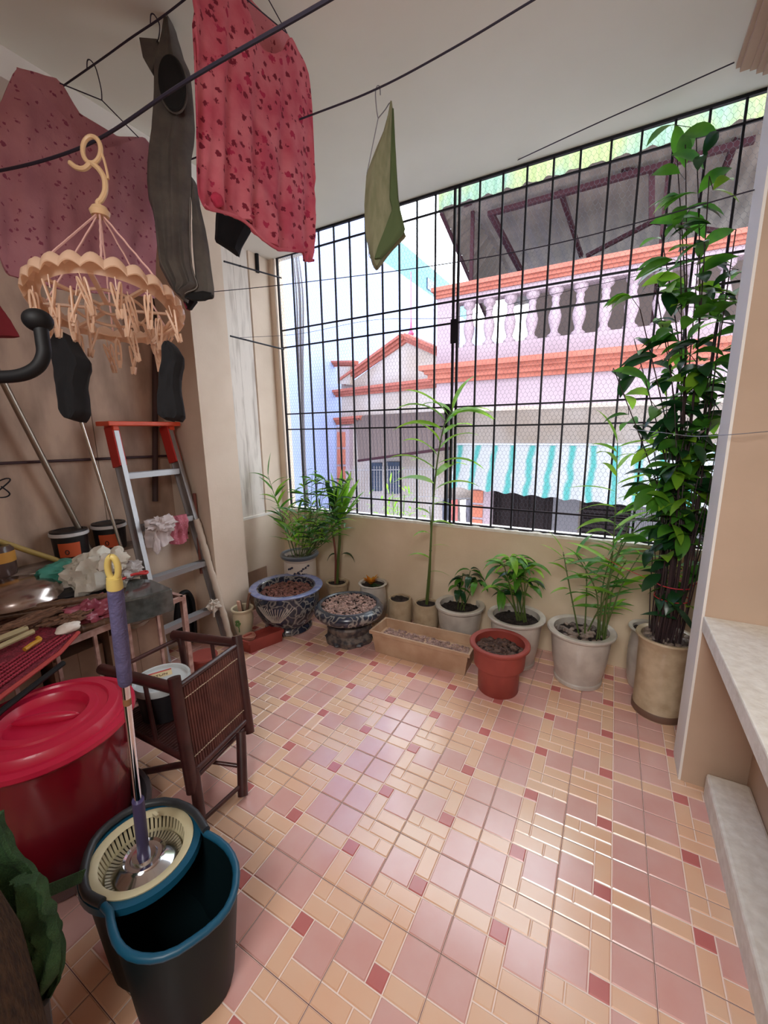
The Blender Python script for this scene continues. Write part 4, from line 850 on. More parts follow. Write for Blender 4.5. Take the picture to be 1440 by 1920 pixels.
m_ = MB(); m_.lathe([(0, .014), (.018, .012), (.026, .0), (.022, -.012), (0, -.014)], kn, 16); m_.build('crown', ck, t)
m_ = MB(); hf = lambda x, y: ond(x, y, TH + (onz(178, 262, 2.5) - CAM).length * 0)
m_.tube([hf(172 + 17 * math.sin(a), 281 - 25 * math.cos(a)) for a in [i * math.pi / 12 for i in range(25)]], .0062, 8)
m_.tube(smoothpath([hf(170, 306), hf(158, 316), hf(143, 314), hf(130, 304)]), [.007] * 18 + [.005], 8)
m_.tube(smoothpath([hf(172, 306), hf(186, 318), hf(196, 336), hf(197, 358), hf(190, 374), hf(184, 380), hf(186, 394)]), .0075, 8)
m_.tube(smoothpath([hf(188, 280), hf(195, 300), hf(200, 320), hf(203, 336)]), .0035, 6); m_.build('hook', ck, t)
# ================================================================== LEFT WALL: poles, pipes, ladder
def rod(name, label, pts, r, ma, cat='pole', base=None):
    m_ = MB(); m_.tube(pts, r, 10); return tag(m_.build(name, ma, base=base), label, cat)
a = onx(0, 705, -2.98); b2 = onx(150, 995, -3.0); e_ = a + (b2 - a) * ((a.z - .9) / (a.z - b2.z)); s_ = a - (b2 - a) * .35
rod('metal_pole', 'thick dull metal pole leaning on the plywood behind the left paint bucket', [s_, e_], .018, mat('dull_steel', (150, 140, 128), .35, .8), base=e_)
a = onx(136, 740, -2.86); b2 = onx(235, 1050, -2.86); rod('metal_pole', 'thin shiny metal pole standing between the two paint buckets and the ladder', [a, a + (b2 - a) * 1.9], .011, mat('bright_steel', (206, 200, 190), .25, .9), base=a + (b2 - a) * 1.9)
a = onx(-60, 996, -3.02); b2 = onx(112, 1052, -2.97); rod('yellow_stick', 'yellow stick lying on the ledge left of the paint buckets', [a, b2], .016, mat('yellow_stick', (168, 142, 78), .6), 'stick', base=b2)
rod('wall_rail', 'long thin dark rail running across the plywood wall', [onx(-200, 876, -3.05), onx(0, 869, -3.05), onx(350, 853, -3.05)], .009, mat('dark_maroon_rod', (60, 34, 40), .6), 'rail')
m_ = MB(); m_.tube(smoothpath([onx(328, 854, -2.99), onx(350, 851, -2.95), onx(354, 862, -2.95), onx(355, 880, -2.95)]), .007, 6); tag(m_.build('rail_hook', mat('dark_maroon_rod', (60, 34, 40), .6)), 'small hook at the pillar end of the dark wall rail', 'hook')
rod('drain_pipe', 'dark vertical pipe on the plywood behind the ladder', [onx(291, 560, -3.05), onx(291, 940, -3.05)], .02, mat('dark_pipe', (70, 50, 48), .7), 'pipe')
rod('wood_lath', 'reddish wooden lath leaning against the near face of the pillar', [ony(364, 925, 1.995), ony(378, 1075, 1.97)], .012, mat('red_lath', (122, 70, 60), .7), 'stick')
rod('wall_bracket', 'upper dark rod bracket on the plywood beside the pale dusty pink blouse', [onx(-40, 246, -3.05), onx(42, 277, -2.9)], .011, black, 'bracket')
rod('wall_bracket', 'lower dark rod bracket on the plywood left of the peg hanger', [onx(-40, 452, -3.05), onx(46, 478, -2.9)], .011, black, 'bracket')
rod('cable', 'thin dark cable running down the corner of the pillar behind the socks', [onx(331, 640, -3.0), onx(336, 780, -3.0), onx(352, 960, -3.0)], .005, black, 'cable')
m_ = MB(); m_.tube(smoothpath([onx(x, y, -3.04) for x, y in ((-10, 905), (12, 897), (18, 902), (-8, 925), (-12, 932), (10, 932), (18, 925), (2, 912))]), .004, 6); tag(m_.build('wire_hook', iron), 'bent wire hook on the plywood at the left edge below the dark rail', 'hook')
# step ladder
TL = V((-2.9, 1.552, 1.70)); TR = V((-2.9, 1.94, 1.70)); BL = V((-2.53, 1.50, .0)); BR = V((-2.53, 2.012, .0))
t = thing('step_ladder', 'aluminium step ladder with red plastic top leaning on the plywood wall beside the pillar', 'ladder', (BL + BR) / 2)
for a, c, s_ in ((TL, BL, 1), (TR, BR, 1)):
    m_ = MB(); dr = (a - c).normalized(); out = V((0, 1, 0)).cross(dr); out = out if out.x > 0 else -out
    c2 = c + dr * .03; m_.prism([c2 + V((0, -.004, 0)), c2 + V((0, .004, 0)), a + V((0, .004, 0)), a + V((0, -.004, 0))], -out * .085)
    m_.bar(c2, a, .03, .006, up=out); m_.bar(c2 - out * .085, a - out * .085, .03, .006, up=out); stl = m_.build('stile', alu, t, smooth=False)
    m_ = MB(); m_.box((c.x - .1, c.y - .02, 0), (c.x + .015, c.y + .02, .04)); m_.build('foot', black, stl, smooth=False)
    m_ = MB(); p0 = c.lerp(a, .86); p1 = a + dr * .03; m_.prism([p0 + V((0, -.024, 0)), p0 + V((0, .024, 0)), p1 + V((0, .024, 0)), p1 + V((0, -.024, 0))], -out * .10); m_.build('bracket', mat('red_plastic', (196, 52, 46), .45), t, smooth=False, bevel=.005)
for k, z in enumerate((1.40, 1.045, .69, .335)):
    f = z / 1.70; a = BL.lerp(TL, f); c = BR.lerp(TR, f); m_ = MB(); m_.box((a.x - .075, a.y, a.z - .02), (a.x - .005, c.y, a.z + .004)); m_.box((a.x - .010, a.y, a.z - .032), (a.x - .004, c.y, a.z + .006)); 
    for q in range(5): m_.box((a.x - .07 + q * .014, a.y, a.z + .004), (a.x - .066 + q * .014, c.y, a.z + .007))
    m_.build('rung', alu, t, smooth=False)
m_ = MB(); m_.box((-3.02, 1.49, 1.72), (-2.86, 2.0, 1.75)); m_.box((-3.0, 1.53, 1.69), (-2.89, 1.57, 1.73)); m_.box((-3.0, 1.93, 1.69), (-2.89, 1.97, 1.73)); m_.build('top_step', mat('orange_red_plastic', (224, 84, 52), .45), t, smooth=False, bevel=.006)
m_ = MB(); rn = random.Random(4); n_w = 44
m_.tube([BR.lerp(TR, .04 + .56 * i / n_w) + V((.0, rn.uniform(-.002, .002), 0)) for i in range(n_w + 1)], [rn.uniform(.021, .027) for i in range(n_w + 1)], 12); m_.build('cloth_wrap', mat('dirty_tape', (196, 180, 164), .9), t)
m_ = MB(); p = BR.lerp(TR, .21); m_.blob(p + V((.0, -.06, .0)), (.03, .05, .04), seed=3, amp=.9, fr=3); m_.tube([p + V((.02, -.08, 0)), p + V((.02, -.085, -.08))], .008, 5)
tag(m_.build('rag_knot', mat('rag', (196, 184, 172), .95)), 'knotted pale rag tied at the lowest rung of the step ladder', 'rag')
rz = 1.045; 
def over(y0, y1, zt, zb, seed, th=.03, amp=.012):
    xx = BL.x + (TL.x - BL.x) * (rz / 1.7)
    return drape([(y0, 0, 1), ((y0 + y1) / 2, 0, 1.08), (y1, 0, .95)], lambda u, v: V((xx + .02 + .012 * math.sin(v * 6), u, zt + (zb - zt) * v)), (1, 0, 0), th, amp, 14, nu=24, nv=20, seed=seed)
m_ = over(1.56, 1.76, 1.09, .90, 3); m_.blob(V((-2.70, 1.66, 1.05)), (.045, .09, .05), seed=5, amp=.8, fr=2.5); m_.blob(V((-2.69, 1.60, .92)), (.02, .025, .07), seed=6, amp=.5)
tag(m_.build('white_cloth', mat('white_cotton', (206, 194, 194), .95)), 'crumpled white cloth hung over the middle rung of the step ladder', 'cloth')
tag(over(1.74, 1.88, 1.08, .88, 8, .02, .01).build('pink_cloth', floral('pink_lace', (206, 120, 136), (176, 88, 108), (226, 170, 180), 60, .16, .2)), 'pink lacy cloth hung over the middle rung of the step ladder', 'cloth')
# ---- paint buckets and jar on the ledge
def paint_bucket(label, c, r=.10, h=.17):
    t = thing('paint_bucket', label, 'bucket', c, 'paint buckets on the ledge'); c = V(c)
    m_ = MB(); m_.lathe([(0, 0), (r * .86, .001), (r * .9, .01), (r * .97, h), (0, h)], c, 30); m_.build('body', mat('black_tub', (30, 28, 30), .4), t)
    m_ = MB(); m_.lathe([(r * 1.0, h - .02), (r * 1.06, h - .015), (r * 1.06, h + .003), (r * 1.0, h + .004)], c, 30); m_.build('rim_band', mat('grey_white_band', (206, 202, 204), .5), t)
    m_ = MB(); m_.lathe([(r * 1.0, h + .003), (r * .99, h + .014), (r * .8, h + .016), (r * .78, h + .011), (0, h + .012)], c, 30); m_.build('lid', mat('black_lid', (34, 32, 36), .5), t)
    m_ = MB(); vs = []
    th0 = math.atan2(-c.y, -c.x)
    for i in range(13):
        th = th0 - .75 + 1.25 * i / 12; 
        for z in (.025, .115): rr = r * (.9 + .07 * z / h) + .0015; vs.append(c + V((rr * math.cos(th), rr * math.sin(th), z)))
    m_.add(vs, [(2 * i, 2 * i + 2, 2 * i + 3, 2 * i + 1) for i in range(12)]); lb_ = m_.build('paper_label', mat('orange_label', (196, 84, 44), .6), t)
    m_ = MB(); th = th0 - .25; rr = r * .935 + .004; m_.tube([c + V((rr * math.cos(th + .1 * math.sin(a)), rr * math.sin(th + .1 * math.sin(a)), .058 + .014 * math.cos(a))) for a in [i * .5236 for i in range(13)]], .003, 5); m_.build('printed_mark', mat('mark_dark', (60, 26, 20), .7), lb_)
    return t
paint_bucket('black paint bucket with orange label on the ledge, the left and nearer one', (-3.0, onx(138, 1050, -3.0).y, .89))
paint_bucket('black paint bucket with orange label on the ledge, half behind the thin metal pole', (-3.0, onx(204, 1025, -3.0).y + .02, .89))
p = onx(4, 1085, -2.98); t = thing('jar', 'round glass jar with yellow label at the extreme left of the ledge', 'jar', (p.x, p.y, .89))
m_ = MB(); m_.lathe([(0, 0), (.07, .002), (.075, .02), (.075, .15), (.06, .17), (0, .17)], V((p.x, p.y, .89)), 24); m_.build('body', mat('dark_jar', (84, 66, 62), .2), t)
m_ = MB(); m_.lathe([(.077, .08), (.077, .14)], V((p.x, p.y, .89)), 24); m_.build('paper_label', mat('yellow_label', (196, 140, 60), .6), t)
m_ = MB(); p = onx(482, 1078, -2.9); q = [onx(466, 1098, -2.9), onx(465, 1074, -2.9), onx(500, 1061, -2.9), onx(502, 1098, -2.9)]; m_.prism([V((v.x, v.y, 0 if i in (0, 3) else v.z)) for i, v in enumerate(q)], V((-.008, 0, 0)))
tag(m_.build('cardboard_sheet', mat('cardboard', (160, 130, 110), .9, col2=(140, 110, 92), scale=6), smooth=False), 'small cardboard sheet propped on the low wall behind the big blue bowl', 'cardboard')
# ================================================================== LEFT HEAP
# ---- tubular rack with crates and bags
rk = thing('metal_rack', 'low rack of pinkish painted metal tube loaded with bags beside the step ladder', 'rack', (-2.6, .95, 0))
rkm = mat('rack_paint', (204, 168, 158), .5, .1, col2=(160, 120, 110), scale=20)
XA, XB2, YA, YB2, ZT = -2.30, -2.88, .12, 1.49, .65
m_ = MB()
for a, c in (((XA, YA, ZT), (XA, YB2, ZT)), ((XB2, YA, ZT), (XB2, YB2, ZT)), ((XA, YB2, ZT), (XB2, YB2, ZT)), ((XA, YA, ZT), (XB2, YA, ZT)), ((XA, YA, .12), (XA, YB2, .12)), ((XB2, YA, .12), (XB2, YB2, .12)), ((XA, YB2, .12), (XB2, YB2, .12))): m_.bar(a, c, .026, .026)
m_.build('frame', rkm, rk, smooth=False)
for x in (XA, XB2):
    for y in (YA, YB2): m_ = MB(); m_.bar((x, y, 0), (x, y, ZT + .013), .028, .028, (0, 1, 0)); m_.build('leg', rkm, rk, smooth=False)
y = YB2 - .17
while y > YA + .1:
    m_ = MB(); m_.bar((XA, y, .12), (XA, y, ZT), .016, .016, (0, 1, 0)); m_.build('upright_bar', rkm, rk, smooth=False); y -= .17
m_ = MB(); m_.box((XB2, YA, ZT - .01), (XA - .015, YB2, ZT - .002)); m_.box((XB2, YA, .13), (XA - .015, YB2, .14)); m_.build('shelf', mat('rack_board', (112, 84, 74), .8), rk, smooth=False)
card = mat('cardboard', (160, 130, 110), .9)
for k, (y0, y1, z1, x0) in enumerate(((1.10, 1.42, .56, -2.42), (.84, 1.08, .52, -2.46), (.5, .80, .50, -2.5))):
    m_ = MB(); m_.box((x0 - .22, y0, .142), (x0, y1, z1 - .02)); m_.box((x0 - .002, y0 + (y1 - y0) * .48, .142), (x0 + .002, y0 + (y1 - y0) * .52, z1 - .02)); m_.box((x0 - .22, y0 - .0, z1 - .02), (x0 + .0, y0 + .004, z1 + .03))
    tag(m_.build('cardboard_box', card, smooth=False), ['cardboard box inside the metal rack, nearest the ladder', 'cardboard box inside the metal rack behind the bamboo chair arm', 'cardboard box inside the metal rack behind the mop handle'][k], 'box', 'boxes in the rack')
m_ = MB(); m_.blob(V((-2.42, 1.28, .59)), (.06, .16, .045), seed=3, amp=.5, fr=2); tag(m_.build('clear_bag', mat('clear_plastic', (206, 186, 170), .25, transmission=.5, spec=.6)), 'crumpled clear plastic bag stuffed on the boxes inside the rack', 'bag')
# black wrapped box on top
def px_box(name, label, cat, q, z0, z1, ma, bev=.012, bumpy=0):
    P_ = [onz(x, y, z1) for x, y in q]; m = MB(); n = len(P_); m.prism([V((p.x, p.y, z0)) for p in P_], V((0, 0, z1 - z0))); return tag(m.build(name, ma, smooth=False, bevel=bev), label, cat)
px_box('wrapped_box', 'flat box wrapped in shiny dark grey plastic on top of the metal rack', 'box', [(228, 1128), (268, 1119), (323, 1103), (285, 1086), (240, 1083)], .665, .80, mat('grey_black_plastic', (88, 92, 90), .22, col2=(60, 64, 62), scale=20, bump=.15, bscale=14, coat=.6), .008)
m_ = MB(); q = [onz(x, y, .70) for x, y in ((270, 1135), (300, 1126), (290, 1118))]; m_.prism(q, V((0, 0, .06))); tag(m_.build('brown_paper', mat('kraft_paper', (176, 140, 104), .9), smooth=False), 'crumpled brown kraft paper tucked under the grey wrapped box', 'paper')
def bag(name, label, px, py, z, r, ma, seed=1, amp=.5, fr=2.):
    c = onz(px, py, z); m = MB(); m.blob(c, r, seed=seed, amp=amp, fr=fr, n=26); return tag(m.build(name, ma), label, 'bag')
wpl = mat('white_plastic_bag', (242, 238, 226), .35, trans=.3, bump=.6, bscale=18)
bag('plastic_bag', 'big crumpled yellowish white plastic bag behind the mop handle end', 178, 1078, .84, (.13, .16, .14), wpl, 2, .45, 1.9)
m_ = MB(); c = onz(215, 1052, .95); m_.blob(c, (.05, .06, .06), seed=9, amp=.8, n=16); m_.tube(smoothpath([c + V((0, 0, .02)), c + V((-.02, .03, .07)), c + V((.0, .05, .06)), c + V((.01, .03, .02))]), .008, 6); tag(m_.build('plastic_bag', wpl), 'small white plastic bag with a loop handle, just above the big yellowish one', 'bag')
bag('plastic_bag', 'milky clear plastic bag to the right of the yellow mop handle end', 239, 1070, .86, (.07, .08, .05), mat('milky_bag', (206, 200, 198), .3, trans=.3), 5, .5)
bag('cloth_bundle', 'pale grey cloth bundle between the steel bowl and the white plastic bag', 112, 1094, .80, (.13, .18, .06), mat('pale_grey_cloth', (188, 184, 182), .9), 7, .5, 1.6)
bag('teal_bag', 'teal green plastic packet behind the pale grey cloth bundle', 124, 1074, .86, (.10, .16, .07), mat('teal_plastic', (64, 140, 124), .4), 8, .4)
bag('black_bag', 'black plastic bag lying under the white bags behind the bamboo pole', 160, 1108, .76, (.12, .2, .05), mat('black_bag', (30, 30, 34), .35), 11, .3)
bag('pink_bag', 'crumpled dusky pink plastic bag between the two bamboo poles', 176, 1150, .655 + .045, (.09, .15, .075), mat('dusky_pink_plastic', (168, 84, 100), .3, col2=(140, 62, 80), scale=14, bump=.7, bscale=20), 12, .6, 2.4)
m_ = MB(); a = onz(225, 1088, .84); m_.tube(smoothpath([a, a + V((.0, .08, .01)), a + V((.02, .14, .0)), a + V((-.02, .16, .0)), a + V((-.03, .06, .005))]), .008, 6); tag(m_.build('red_strap', mat('red_strap', (190, 44, 44), .5)), 'bright red strap lying on the grey wrapped box', 'strap')
# upturned steel bowl
c = onz(34, 1122, .79); t = thing('steel_bowl', 'large upturned shiny steel bowl at the left edge in front of the plywood', 'bowl', c)
m_ = MB(); m_.lathe([(.215, -.004), (.222, .0), (.215, .004), (.205, .03), (.18, .065), (.135, .092), (.075, .108), (0, .113)], c, 48); m_.build('body', steel, t)
# bamboo poles
bam = mat('brown_bamboo', (120, 88, 66), .55, col2=(88, 62, 48), scale=12, stretch=(8, 2, 8))
for k, (a, c, r_, lb) in enumerate(((onz(-60, 1158, .78), onz(206, 1117, .78), .020, 'upper brown bamboo pole crossing in front of the steel bowl'), (onz(120, 1190, .665), onz(206, 1165, .665), .024, 'lower brown bamboo pole under the dusky pink bag'))):
    m_ = MB(); pts = [a.lerp(c, i / 24) for i in range(25)]; m_.tube(pts, [r_ * (1.16 if i % 6 == 3 else 1) for i in range(25)], 10); m_.tube([p + V((0, 0, -.022)) for p in pts], r_ * .8, 8); tag(m_.build('bamboo_pole', bam), lb, 'pole', 'bamboo poles')
# brown rag / sheath, beige canes, woven red mat
m_ = MB(); c = onz(45, 1172, .745); m_.blob(c, (.07, .22, .028), seed=21, amp=.7, fr=2.5, n=20, mtx=Matrix.Rotation(.15, 3, 'Z')); m_.blob(onz(128, 1160, .74), (.05, .09, .022), seed=23, amp=.9, fr=3, n=14); tag(m_.build('dry_sheath', mat('dry_brown', (138, 98, 74), .95, col2=(86, 58, 44), scale=25, stretch=(6, 1, 6), bump=.6)), 'dry brown frayed sheath lying over the red woven mat', 'bark')
mt = thing('woven_mat', 'crimson woven mat with plain red edge sloping above the red bin', 'mat', onz(60, 1230, .70))
pts_ = [onz(-90, 1215, .72), onz(60, 1172, .74), onz(146, 1184, .72), onz(110, 1222, .70), onz(0, 1306, .70), onz(-90, 1380, .70)]
m_ = MB(); m_.prism(pts_, V((0, 0, -.012))); m_.build('sheet', mat('crimson_weave', (150, 42, 62), .8, col2=(110, 28, 46), scale=60, bump=1, bscale=120), mt, smooth=False)
m_ = MB()
A_, B_ = onz(-90, 1360, .705), onz(142, 1190, .722); dv = (B_ - A_).normalized(); pv = V((-dv.y, dv.x, 0))
for j in range(9):
    for i in range(46):
        f = i / 46; p = A_.lerp(B_, f) + pv * (.02 + .024 * j) + V((0, 0, .004)); 
        if j > 2 + 8 * (1 - f) : continue
        m_.blob(p, (.009, .007, .005), seed=i, amp=0, n=3)
o = m_.build('weave_knots', mat('crimson_knots', (168, 52, 74), .7), mt); o['kind'] = 'stuff'
m_ = MB(); m_.tube([onz(-90, 1384, .70), onz(0, 1308, .70), onz(112, 1224, .70), onz(147, 1186, .72)], .010, 8); m_.build('edging', mat('red_edging', (176, 62, 58), .6), mt)
m_ = MB(); m_.tube([p + V((0, 0, -.035)) for p in (onz(-90, 1392, .70), onz(0, 1316, .70), onz(116, 1230, .70))], .012, 8); m_.build('under_edge', black, mt)
for k, (a, c, r_) in enumerate((((-60, 1240), (62, 1184), .013), ((-60, 1222), (50, 1178), .016), ((-60, 1205), (36, 1172), .014))):
    m_ = MB(); m_.tube([onz(*a, .755), onz(*c, .755)], r_, 8); tag(m_.build('beige_cane', mat('beige_cane', (176, 160, 120), .6)), ['nearest pale beige cane lying on the red woven mat', 'middle pale beige cane lying on the red woven mat', 'rearmost pale beige cane lying on the red woven mat'][k], 'stick', 'canes on the mat')
m_ = MB(); m_.tube(smoothpath([onz(46, 1218, .74), onz(60, 1208, .745), onz(74, 1200, .745), onz(70, 1196, .75)]), .010, 8); tag(m_.build('plastic_scraper', mat('ochre_plastic', (196, 144, 40), .4)), 'short ochre yellow plastic scraper lying on the red woven mat', 'handle')
m_ = MB(); m_.blob(onz(128, 1178, .745), (.03, .05, .025), seed=4, amp=.3); tag(m_.build('paper_wad', mat('white_cap', (226, 216, 206), .4)), 'small whitish crumpled wad at the tip of the crimson mat', 'paper')
m_ = MB(); m_.tube(smoothpath([onx(x, y, -2.75) for x, y in ((330, 1200), (331, 1150), (337, 1118), (350, 1110), (360, 1125), (364, 1160), (366, 1200))]), .018, 8); m_.prism([onx(x, y, -2.76) for x, y in ((334, 1205), (334, 1150), (340, 1122), (352, 1116), (359, 1130), (363, 1205))], V((-.02, 0, 0))); tag(m_.build('black_chair_back', black), 'black arched plastic back standing between the rack and the ladder', 'chair back')
c = onz(382, 1235, .12); m_ = MB(); m_.lathe([(.07, -.119), (.085, .0), (.095, .02), (.09, .03), (0, .03)], c, 24); tag(m_.build('red_pot', terra), 'small dark red pot on the floor behind the bamboo chair', 'pot')
# ---- red lidded bin standing in a grey basin
cb_ = V((-1.82, .57, 0)); redp = mat('crimson_plastic', (140, 14, 36), .25, coat=.4, trans=.12)
m_ = MB(); m_.lathe([(0, 0), (.22, .002), (.25, .02), (.29, .11), (.305, .12), (.30, .128), (.284, .122), (.245, .03), (0, .018)], cb_, 48); tag(m_.build('grey_basin', mat('smoky_basin', (96, 92, 98), .25)), 'shallow smoky grey basin in which the red lidded bin stands', 'basin')
t = thing('red_bin', 'large round crimson plastic bin with moulded lid at the left edge', 'bin', cb_ + V((0, 0, .02)))
m_ = MB(); m_.lathe([(0, .021), (.205, .022), (.218, .035), (.262, .52), (.27, .55), (.278, .555), (.278, .585), (0, .585)], cb_, 56); m_.build('body', redp, t)
lid = mat('crimson_lid', (196, 30, 66), .38, coat=.2)
m_ = MB(); m_.lathe([(.27, .566), (.290, .566), (.294, .572), (.292, .588), (.268, .592), (.262, .588), (.250, .588), (.243, .608), (.236, .616), (.205, .620), (.200, .612), (.170, .612), (.166, .620), (.140, .622), (.134, .614), (.126, .590), (0, .588)], cb_, 64); L_ = m_.build('lid', lid, t, angle=32)
m_ = MB(); m_.blob(cb_ + V((0, 0, .598)), (.115, .022, .024), seed=1, amp=0, n=14, mtx=Matrix.Rotation(math.radians(42), 3, 'Z')); h_ = m_.build('grip', lid, L_)
# ---- mop bucket
ZR = .36; px_out = [(155, 1624), (161, 1602), (170, 1581), (184, 1562), (202, 1545), (228, 1526), (253, 1512), (280, 1504), (307, 1500), (332, 1503), (354, 1512), (369, 1524), (379, 1538), (390, 1556), (402, 1562), (415, 1570), (430, 1583), (441, 1599), (448, 1617), (450, 1635), (448, 1660), (442, 1682), (431, 1705), (415, 1725), (390, 1748), (361, 1769), (335, 1786), (307, 1798), (283, 1802), (260, 1801), (240, 1795), (224, 1783), (213, 1767), (206, 1747), (202, 1729), (200, 1711), (188, 1697), (172, 1690), (159, 1682), (153, 1668), (151, 1650)]
loop = [onz(x, y, ZR) for x, y in px_out]; cen = sum(loop, V((0, 0, 0))) / len(loop)
def lvl(f, z, hgt=None): return [V((cen.x + (p.x - cen.x) * f, cen.y + (p.y - cen.y) * f, z)) for p in loop]
tealp = mat('dark_teal_plastic', (12, 30, 34), .5, spec=.2); tealr = mat('teal_rim', (22, 84, 112), .4)
t = thing('mop_bucket', 'dark teal spin mop bucket with teal rim in the near left foreground', 'bucket', V((cen.x, cen.y, 0)))
def loft(mm, Ls, mi=0, cap0=False, cap1=False):
    n = len(Ls[0]); vs = [p for l in Ls for p in l]; fs = [(k * n + i, k * n + (i + 1) % n, (k + 1) * n + (i + 1) % n, (k + 1) * n + i) for k in range(len(Ls) - 1) for i in range(n)]
    if cap0: fs.append(tuple(range(n))[::-1])
    if cap1: fs.append(tuple(range((len(Ls) - 1) * n, len(Ls) * n)))
    mm.add(vs, fs, mi)
m_ = MB(); loft(m_, [lvl(.80, .001), lvl(.82, .02), lvl(.95, .30), lvl(.965, .345), lvl(.925, .345), lvl(.90, .29), lvl(.78, .03)], 0, True, True); m_.build('body', tealp, t, angle=60)
m_ = MB(); rp = [p for p in loop]; rp = rp[12:37]
m_.tube([V((cen.x + (p.x - cen.x) * .955, cen.y + (p.y - cen.y) * .955, ZR - .008)) for p in rp], .011, 10); m_.build('rim', tealr, t)
m_ = MB(); rp = loop[36:] + loop[:14]; loft_ = [V((cen.x + (p.x - cen.x) * .965, cen.y + (p.y - cen.y) * .965, ZR + .004)) for p in rp]; m_.tube(loft_, .013, 10); m_.build('collar', mat('dark_grey_plastic', (46, 50, 54), .45), t)
bc = onz(268, 1594, .345); cream = mat('cream_plastic_basket', (206, 196, 160), .45)
m_ = MB(); m_.lathe([(.138, .0), (.172, .002), (.174, -.02), (.138, -.02)], bc, 48); m_.build('deck', tealr, t)
bk = MB(); bk.lathe([(.121, -.0), (.139, .008), (.149, .006), (.147, -.004), (.138, -.004)], bc, 48)
ns = 60
for i in range(ns):
    a = 2 * math.pi * i / ns; u = V((math.cos(a), math.sin(a), 0)); bk.bar(bc + u * .137 + V((0, 0, 0)), bc + u * .117 + V((0, 0, -.065)), .0085, .004)
bk.lathe([(.123, -.05), (.115, -.062), (.111, -.075), (0, -.078)], bc, 48); bk.lathe([(.139, .002), (.134, -.012)], bc, 48)
bo = bk.build('spin_basket', cream, t)
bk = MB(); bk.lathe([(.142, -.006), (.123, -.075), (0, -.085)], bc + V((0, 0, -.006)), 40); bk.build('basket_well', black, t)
m_ = MB(); q = onz(292, 1529, .37); m_.box((q.x - .012, q.y - .005, q.z - .005), (q.x + .012, q.y + .005, q.z + .008)); m_.build('catch', cream, t)
# ---- mop
mo = thing('spin_mop', 'spin mop with purple grip and yellow hanging loop standing in the teal bucket', 'mop', bc + V((0, 0, -.05)))
b0 = bc + V((0, 0, -.035)); top = ond(210, 1050, .955); ax = (top - b0).normalized(); Lm = (top - b0).length
at_ = lambda y_px, x_px: min(((abs((lambda v: v.y / v.z * F + 960)(R @ (b0 + ax * (Lm * i / 400) - CAM)) - y_px), i / 400) for i in range(401)))[1]
m_ = MB(); m_.lathe([(0, .024), (.034, .022), (.040, .012), (.052, .012), (.058, .018), (.066, .010), (.092, .002), (.109, -.012), (.104, -.016), (0, -.012)], b0 + V((0, 0, 0)), 48); m_.build('head_plate', chrome, mo)
pur = mat('purple_foam', (96, 92, 130), .75, col2=(82, 78, 114), scale=30, bump=.4, bscale=150); purp = mat('purple_plastic', (72, 64, 104), .4)
P2 = lambda f: b0 + ax * (Lm * f)
f1, f2, f3, f4 = at_(1500, 0), at_(1282, 0), at_(1102, 0), at_(1590, 0)
m_ = MB(); m_.tube([P2(.0), P2(f4)], [.022, .017], 16); m_.tube([P2(f4), P2(f1)], [.0172, .0165], 16); m_.build('joint_sleeve', purp, mo)
m_ = MB(); m_.tube([P2(f1 - .01), P2(f2 + .02)], .0100, 16); m_.build('tube', chrome, mo)
m_ = MB(); f5 = at_(1320, 0); m_.tube([P2(f5), P2(f5 + .02)], .0104, 16); m_.build('sticker_band', mat('brown_tape', (140, 100, 66), .5), mo)
m_ = MB(); m_.tube([P2(f2 + (f3 - f2) * q) for q in (0, .02, .1, .5, .9, .98, 1)], [.014, .0165, .0172, .0178, .0176, .0172, .0162], 20); m_.build('grip', pur, mo)
yel = mat('yellow_plastic', (206, 184, 108), .45)
m_ = MB(); m_.tube([P2(f3 - .002), P2(f3 + .012), P2(f3 + .025)], [.0176, .0172, .0155], 20)
sd = VU; ctr = P2(f3) + ax * .052
m_.tube([ctr + sd * (.0122 * math.sin(a)) + ax * (.030 * math.cos(a)) for a in [i * math.pi / 16 for i in range(33)]], .0072, 12); m_.build('hanging_loop', yel, mo)
# ---- bamboo armchair
bmb = mat('dark_red_bamboo', (74, 38, 36), .38, col2=(54, 28, 28), scale=10, coat=.3)
ch = thing('bamboo_chair', 'low dark brown bamboo armchair seen from behind, with slatted back panel', 'chair', (-1.75, 1.08, 0))
def pole(n, pts, r, k=10): m = MB(); m.tube(pts, r, 14); e_ = V(pts[-1]); return m.build(n, bmb, ch)
pRt = onz(444, 1192, .62); pLt = onz(326, 1270, .62); pRb = V((-1.50, 1.245, .17)); pLb = V((-1.475, .90, .14))
pole('back_post', [pRb, pRt], .025); pole('back_post', [pLb, pLt], .027)
dR = (pRb - pRt); dL = (pLb - pLt)
top_r = (pRt + dR * .09, pLt + dL * .10); bot_r = (pRt + dR * .86, pLt + dL * .86)
pole('back_rail', top_r, .013); pole('back_rail', bot_r, .015); pole('back_rail', [a + V((0, 0, -.032)) for a in bot_r], .012)
m_ = MB(); ns = 26
for i in range(ns):
    f = (i + .5) / ns; a = top_r[1].lerp(top_r[0], f); c = bot_r[1].lerp(bot_r[0], f); m_.tube([a.lerp(c, .04), c], .0070, 6)
bkp = m_.build('backrest', mat('slat_bamboo', (104, 60, 52), .4, col2=(78, 42, 38), scale=14), ch)
m_ = MB(); off = V((.006, -.002, 0))
for f in (.16, .84):
    a = top_r[1].lerp(bot_r[1], f); c = top_r[0].lerp(bot_r[0], f); m_.tube([a.lerp(c, i / 60) + off * (1 + .4 * (-1) ** i) for i in range(2, 59)], .0022, 5)
m_.build('binding_thread', mat('cream_thread', (206, 190, 164), .9), bkp)
aR = onz(325, 1190, .575); aL = onz(190, 1254, .56)
